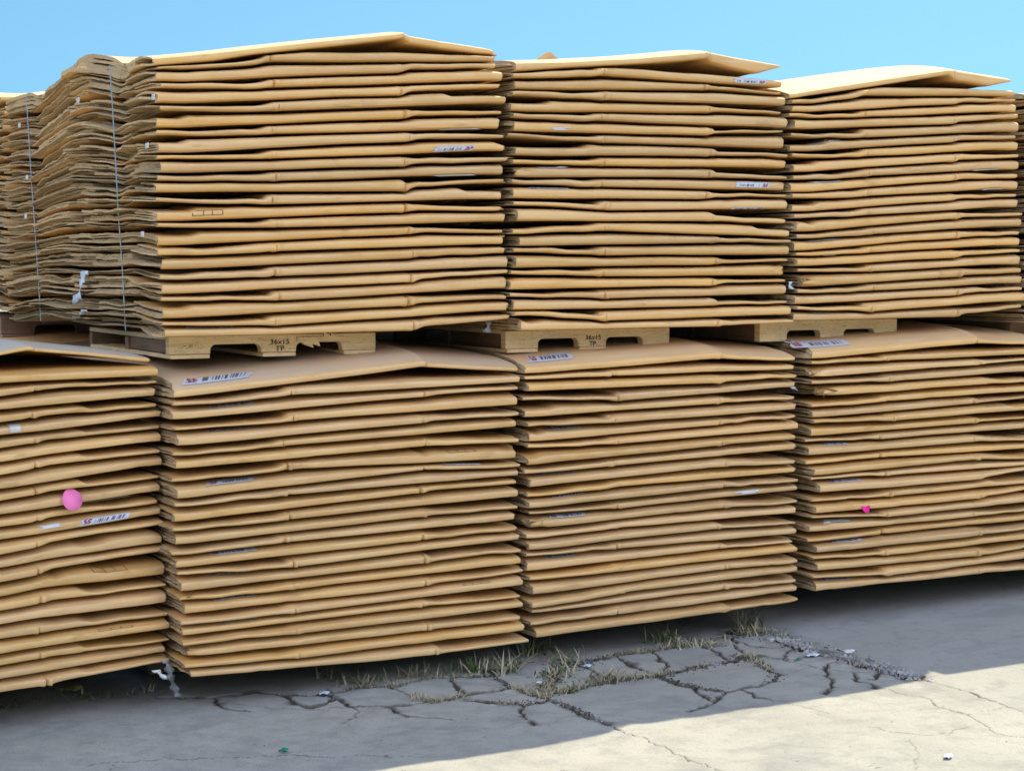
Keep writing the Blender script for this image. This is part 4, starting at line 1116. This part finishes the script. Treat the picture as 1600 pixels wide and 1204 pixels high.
tuft(645,1060,.095,38,.08,'dry straw tuft with tall seed stalks beside a green one',.06)
tuft(738,1050,.10,60,.72,'bushy green tuft in the crack below the stacks',.06)
tuft(787,1050,.12,34,.10,'tall bleached tuft just right of the bushy green one',.04)
tuft(832,1020,.10,46,.75,'green tuft under the gap between two lower stacks',.05)
tuft(885,1035,.10,26,.15,'thin dry tuft at the bend of the wide dirt crack')
tuft(868,1055,.06,40,.35,'low dry clump along the wide dirt crack',.06)
tuft(1038,1000,.085,46,.6,'green and straw tuft under the middle lower stack',.05)
tuft(1060,1008,.06,36,.2,'straw clump just beside the green one under the middle stack',.06)
tuft(1165,982,.15,44,.35,'tallest dry tuft with upright stalks where the gravel joint starts',.045)
tuft(1178,990,.07,40,.15,'low straw clump at the start of the gravel joint',.05)
tuft(1112,1008,.06,30,.05,'dry tuft on the slab edge left of the tallest one',.05)
tuft(950,1060,.07,40,.10,'pale dry clump in the middle crack',.06)
tuft(130,1088,.05,12,.6,'sparse green sprouts in the dark beneath the left-hand stack',.03)
tuft(228,1080,.05,14,.45,'few yellow sprouts in the dark beside the dangling plastic',.03)
tuft(8,1106,.07,22,.8,'green tuft in shadow at the left edge of the photo',.05)
# countless short dry blades and crumbs along the cracks
b = Blades()
def along(pts, n, h, green, spread):
    n = int(n*1.7)
    g = [ground_at(*p) for p in pts]
    seg = [np.linalg.norm(g[i+1]-g[i]) for i in range(len(g)-1)]; tot = sum(seg)
    for k in range(n):
        d = random.uniform(0, tot); i = 0
        while i < len(seg)-1 and d > seg[i]: d -= seg[i]; i += 1
        p = g[i]+(g[i+1]-g[i])*min(1, d/seg[i])
        if noise2(np.array(p[0]), np.array(p[1]), 0.12, 33) < -0.25: continue
        p = (p[0]+random.gauss(0, spread), p[1]+random.gauss(0, spread), -0.008)
        b.blade(p, h*random.uniform(0.4, 1.2), random.uniform(0.003, 0.006), random.uniform(0.5, 2.2), random.uniform(0, 2*math.pi), 1 if random.random() < green else max(0, random.gauss(0.05, 0.12)), 0.3)
along([(533,1081),(561,1074),(609,1073),(648,1066),(682,1059),(725,1057),(770,1056),(818,1033)], 420, .028, .15, .014)
along([(643,1087),(671,1097),(700,1092),(727,1087)], 220, .030, .03, .014)
along([(800,1073),(822,1081),(856,1090)], 130, .03, .1, .016)
along([(848,1079),(873,1045),(887,1031),(904,1036)], 320, .032, .2, .022)
along([(856,1084),(879,1081),(927,1067),(978,1059),(1023,1056),(1045,1049)], 380, .03, .12, .014)
along([(904,1036),(915,1033),(961,1022),(1020,1016),(1071,1005)], 340, .03, .12, .014)
along([(1088,1042),(1139,1033),(1175,1022),(1181,1033),(1203,1047),(1215,1053)], 280, .026, .08, .014)
along([(1150,985),(1201,985),(1243,1008),(1275,1016)], 330, .03, .1, .03)
along([(1275,1016),(1305,1026),(1376,1045),(1400,1050)], 90, .028, .15, .03)
along([(1215,1053),(1198,1067),(1161,1076),(1133,1081)], 90, .02, .15, .01)
along([(780,1098),(822,1100)], 40, .025, .05, .01)
along([(40,1095),(140,1090),(250,1085),(300,1088)], 90, .03, .5, .05)
tag(b.build('grass', (1.5, 0, 0)), 'short dry grass growing in the concrete cracks', None, None, 'stuff')

def stones(pts, n, r0, r1, spread, mb, zoff=-0.006):
    g = [ground_at(*p) for p in pts]
    seg = [np.linalg.norm(g[i+1]-g[i]) for i in range(len(g)-1)]; tot = sum(seg)
    for k in range(n):
        d = random.uniform(0, tot); i = 0
        while i < len(seg)-1 and d > seg[i]: d -= seg[i]; i += 1
        p = g[i]+(g[i+1]-g[i])*min(1, d/seg[i]); x = p[0]+random.gauss(0, spread); y = p[1]+random.gauss(0, spread)
        r = random.uniform(r0, r1)*random.uniform(0.6, 1.0); k0 = len(mb.v); a0 = random.uniform(0, 6.28)
        ring = []
        for q in range(6):
            a = a0+q*math.pi/3; rr_ = r*random.uniform(0.65, 1.15)
            ring.append((x+rr_*math.cos(a), y+rr_*math.sin(a)))
        mb.v += [(a, c, zoff+0.2*r) for a, c in ring]+[(x+(a-x)*0.6, y+(c-y)*0.6, zoff+r*random.uniform(0.7, 1.2)) for a, c in ring]
        for q in range(6):
            mb.f.append((k0+q, k0+(q+1) % 6, k0+6+(q+1) % 6, k0+6+q))
        mb.f.append(tuple(k0+6+q for q in range(6)))
mb = MB()
stones([(1190,984),(1243,1006),(1305,1024),(1376,1043),(1432,1058)], 750, .005, .014, .034, mb, -0.004)
stones([(848,1079),(873,1045),(887,1031),(904,1036)], 120, .003, .008, .03, mb)
stones([(533,1081),(609,1073),(682,1059),(770,1056),(818,1033)], 120, .003, .007, .02, mb)
stones([(856,1084),(927,1067),(1023,1056),(1088,1042),(1175,1022),(1230,1030)], 180, .003, .008, .02, mb)
stones([(770,1059),(822,1081),(856,1090),(927,1119),(955,1131)], 90, .003, .006, .012, mb)
stones([(904,1036),(961,1022),(1071,1005),(1141,994)], 120, .003, .008, .02, mb)
stones([(1023,1056),(1085,1073),(1133,1081),(1215,1053),(1300,1046),(1380,1048)], 130, .003, .007, .02, mb)
stones([(507,1083),(524,1090),(547,1104)], 60, .003, .009, .02, mb)
stones([(60,1170),(300,1165),(560,1150),(800,1130)], 120, .0015, .004, .16, mb, 0.0)
DEBRIS = mat_plain('dark_leaf_litter', (0.10, 0.085, 0.065), 0.95, 0.1, 0.5, 40)
dbm = MB()
for path, n, sp in (([(533,1081),(609,1073),(682,1059),(770,1056),(818,1033)], 520, .020), ([(848,1079),(873,1045),(887,1031),(904,1036)], 420, .034), ([(856,1084),(927,1067),(1023,1056),(1088,1042),(1139,1033),(1175,1022)], 560, .020),
    ([(904,1036),(961,1022),(1071,1005)], 420, .022), ([(770,1059),(822,1081),(856,1090),(927,1119)], 260, .014), ([(1150,985),(1201,985),(1243,1008),(1320,1028)], 460, .045), ([(1147,1022),(1181,1033),(1215,1053),(1198,1067)], 240, .018),
    ([(507,1083),(524,1090),(547,1104)], 160, .022), ([(643,1087),(671,1097),(727,1087)], 150, .014), ([(733,1094),(795,1098),(850,1095)], 150, .016), ([(395,1081),(507,1086)], 120, .015), ([(1023,1056),(1062,1067),(1122,1079)], 180, .014), ([(1071,1005),(1141,994),(1175,985)], 120, .018)):
    stones(path, int(n*1.4), .0015, .006, sp, dbm, -0.003)
tag(dbm.build('debris', DEBRIS, None, (1.5, -0.3, 0)), 'dark leaf litter and soil crumbs along the cracks', None, None, 'stuff')
tag(mb.build('gravel', STONE, None, (2.5, -0.3, 0)), 'loose grey gravel and crumbs in the joints', None, None, 'stuff')

def scrap(name, x, y, w, l_, mat, label, cat, rot=0.0, lift=0.006, curl=0.004):
    p = ground_at(x, y); mb = MB(); c, s = math.cos(rot), math.sin(rot); rows = []
    for i in range(6):
        row = []
        for j in range(4):
            a = (i/5-0.5)*l_*(1-0.15*math.sin(j*2.0)); d = (j/3-0.5)*w*(1-0.35*abs(i/5-0.5))
            row.append((p[0]+a*c-d*s, p[1]+a*s+d*c, lift+curl*math.sin(i*1.4+j)+curl))
        rows.append(row)
    mb.sheet(rows); o = mb.build(name, mat, None, (p[0], p[1], 0), smooth=True)
    m = o.modifiers.new('solid', 'SOLIDIFY'); m.thickness = 0.0008
    tag(o, label, cat)
scrap('paper_scrap', 504, 1086, .035, .05, FILM, 'pale paper scrap beside the first crack junction', 'paper scrap', .3)
scrap('paper_scrap', 842, 1070, .02, .035, PAPER, 'small white scrap in the wide dirt crack', 'paper scrap', .8)
scrap('paper_scrap', 916, 1043, .025, .04, FILM, 'grey white scrap by the bend of the dirt crack', 'paper scrap', .1)
scrap('paper_scrap', 1267, 1026, .045, .07, FILM, 'bluish white scrap on the slab beside the gravel joint', 'paper scrap', .1)
scrap('paper_scrap', 1320, 1023, .025, .09, PAPER, 'curled straw coloured strip lying on the gravel', 'paper scrap', -.9, .012, .008)
scrap('paper_scrap', 1481, 1186, .025, .045, FILM, 'lone crumpled white scrap on the sunlit concrete', 'paper scrap', .5, .004, .006)
scrap('glass_shard', 443, 1176, .022, .03, GLASS, 'green glass shard on the shaded concrete', 'glass shard', .4, .004, .006)
scrap('glass_shard', 1246, 1032, .012, .05, GLASS, 'thin green glass sliver beside the gravel joint', 'glass shard', .3, .004, .003)
scrap('dry_leaf', 109, 1083, .05, .09, LEAF, 'yellow dry leaf in the shade beneath the left-hand stack', 'leaf', .2, .012, .008)

# hanging plastic
def ribbon(name, pts, wid, mat, label, cat, plane, nsub=5, twist=0.6):
    """strip through pixels of the photograph lying on a plane (origin, yaw)"""
    P = []
    for x, y in pts:
        u, z = plane_hit(x, y, *plane); c, s = math.cos(plane[1]), math.sin(plane[1])
        P.append(np.array([plane[0][0]+u*c, plane[0][1]+u*s, z]))
    Q = []
    for i in range(len(P)-1):
        for k in range(nsub): Q.append(P[i]+(P[i+1]-P[i])*k/nsub)
    Q.append(P[-1]); rows = []
    for i, q in enumerate(Q):
        a = plane[1]+twist*math.sin(i*0.7); ww = wid*(0.75+0.35*math.sin(i*1.3+1))*0.5
        d = np.array([math.cos(a), math.sin(a), 0.25*math.sin(i*2.1)])
        rows.append([tuple(q-d*ww), tuple(q+np.array([0, -0.004, 0])), tuple(q+d*ww)])
    mb = MB(); mb.sheet(rows); o = mb.build(name, mat, None, tuple(P[0]), smooth=True)
    m = o.modifiers.new('solid', 'SOLIDIFY'); m.thickness = 0.0008
    if label: tag(o, label, cat)
    return o
SIDE = ((-0.045, 0.0), math.radians(90))
ribbon('plastic_strip', [(133,423),(128,440),(124,455),(118,475)], .075, FILM, 'long white plastic strip dangling on the side of the strapped stack', 'plastic strip', SIDE, 4, .25)
ribbon('plastic_strip', [(133,484),(127,490),(122,496)], .05, FILM, 'short white plastic scrap below the long dangling strip', 'plastic strip', SIDE, 4, .4)
dg = ribbon('plastic_wrap', [(259,1030),(264,1044),(267,1058),(273,1075),(279,1088)], .035, FILMD, 'dirty torn plastic wrap dangling between the two left lower stacks', 'plastic wrap', ((0.0, -0.03), 0.0), 5, .7)
ribbon('paper_tag', [(243,1046),(251,1053),(260,1060)], .028, PAPER, 'small white tag hanging beside the dirty plastic wrap', 'paper tag', ((0.0, -0.03), 0.0), 3, .2)
ribbon('plastic_scrap', [(765,502),(763,510),(760,519)], .035, FILMD, 'torn clear film scrap hanging under the right end of the strapped stack', 'plastic scrap', ((0.0, 0.05), 0.0), 3, .5)
ribbon('plastic_scrap', [(1237,440),(1233,446),(1238,452)], .03, FILM, 'bluish film scrap between the middle and right-hand upper stacks', 'plastic scrap', ((0.0, 0.04), 0.0), 3, .5)
ribbon('plastic_scrap', [(1238,604),(1246,610)], .03, FILM, 'pale film scrap between the middle and right-hand lower stacks', 'plastic scrap', ((0.0, 0.05), 0.0), 3, .5)

# torn corner of cardboard standing up behind the front of the middle upper stack
bx = BOXES[('T2', 1)]
mb = MB(); base = np.array([plane_hit(838, 92, (0, 0.40), 0)[0], 0.40, plane_hit(838, 98, (0, 0.40), 0)[1]-0.02])
rows = []
for i in range(7):
    f = i/6; x = base[0]-0.05+0.17*f; hh = (0.004, 0.016, 0.040, 0.062, 0.066, 0.040, 0.006)[i]
    rows.append([(x, base[1], base[2]), (x+0.004, base[1]-0.012+0.004*math.sin(i*2), base[2]+hh*0.6), (x+0.008*math.sin(i*3), base[1]-0.01, base[2]+hh)])
mb.sheet(rows); o = mb.build('torn_flap', CARD, bx['o'], bx['loc']); m = o.modifiers.new('solid', 'SOLIDIFY'); m.thickness = 0.006
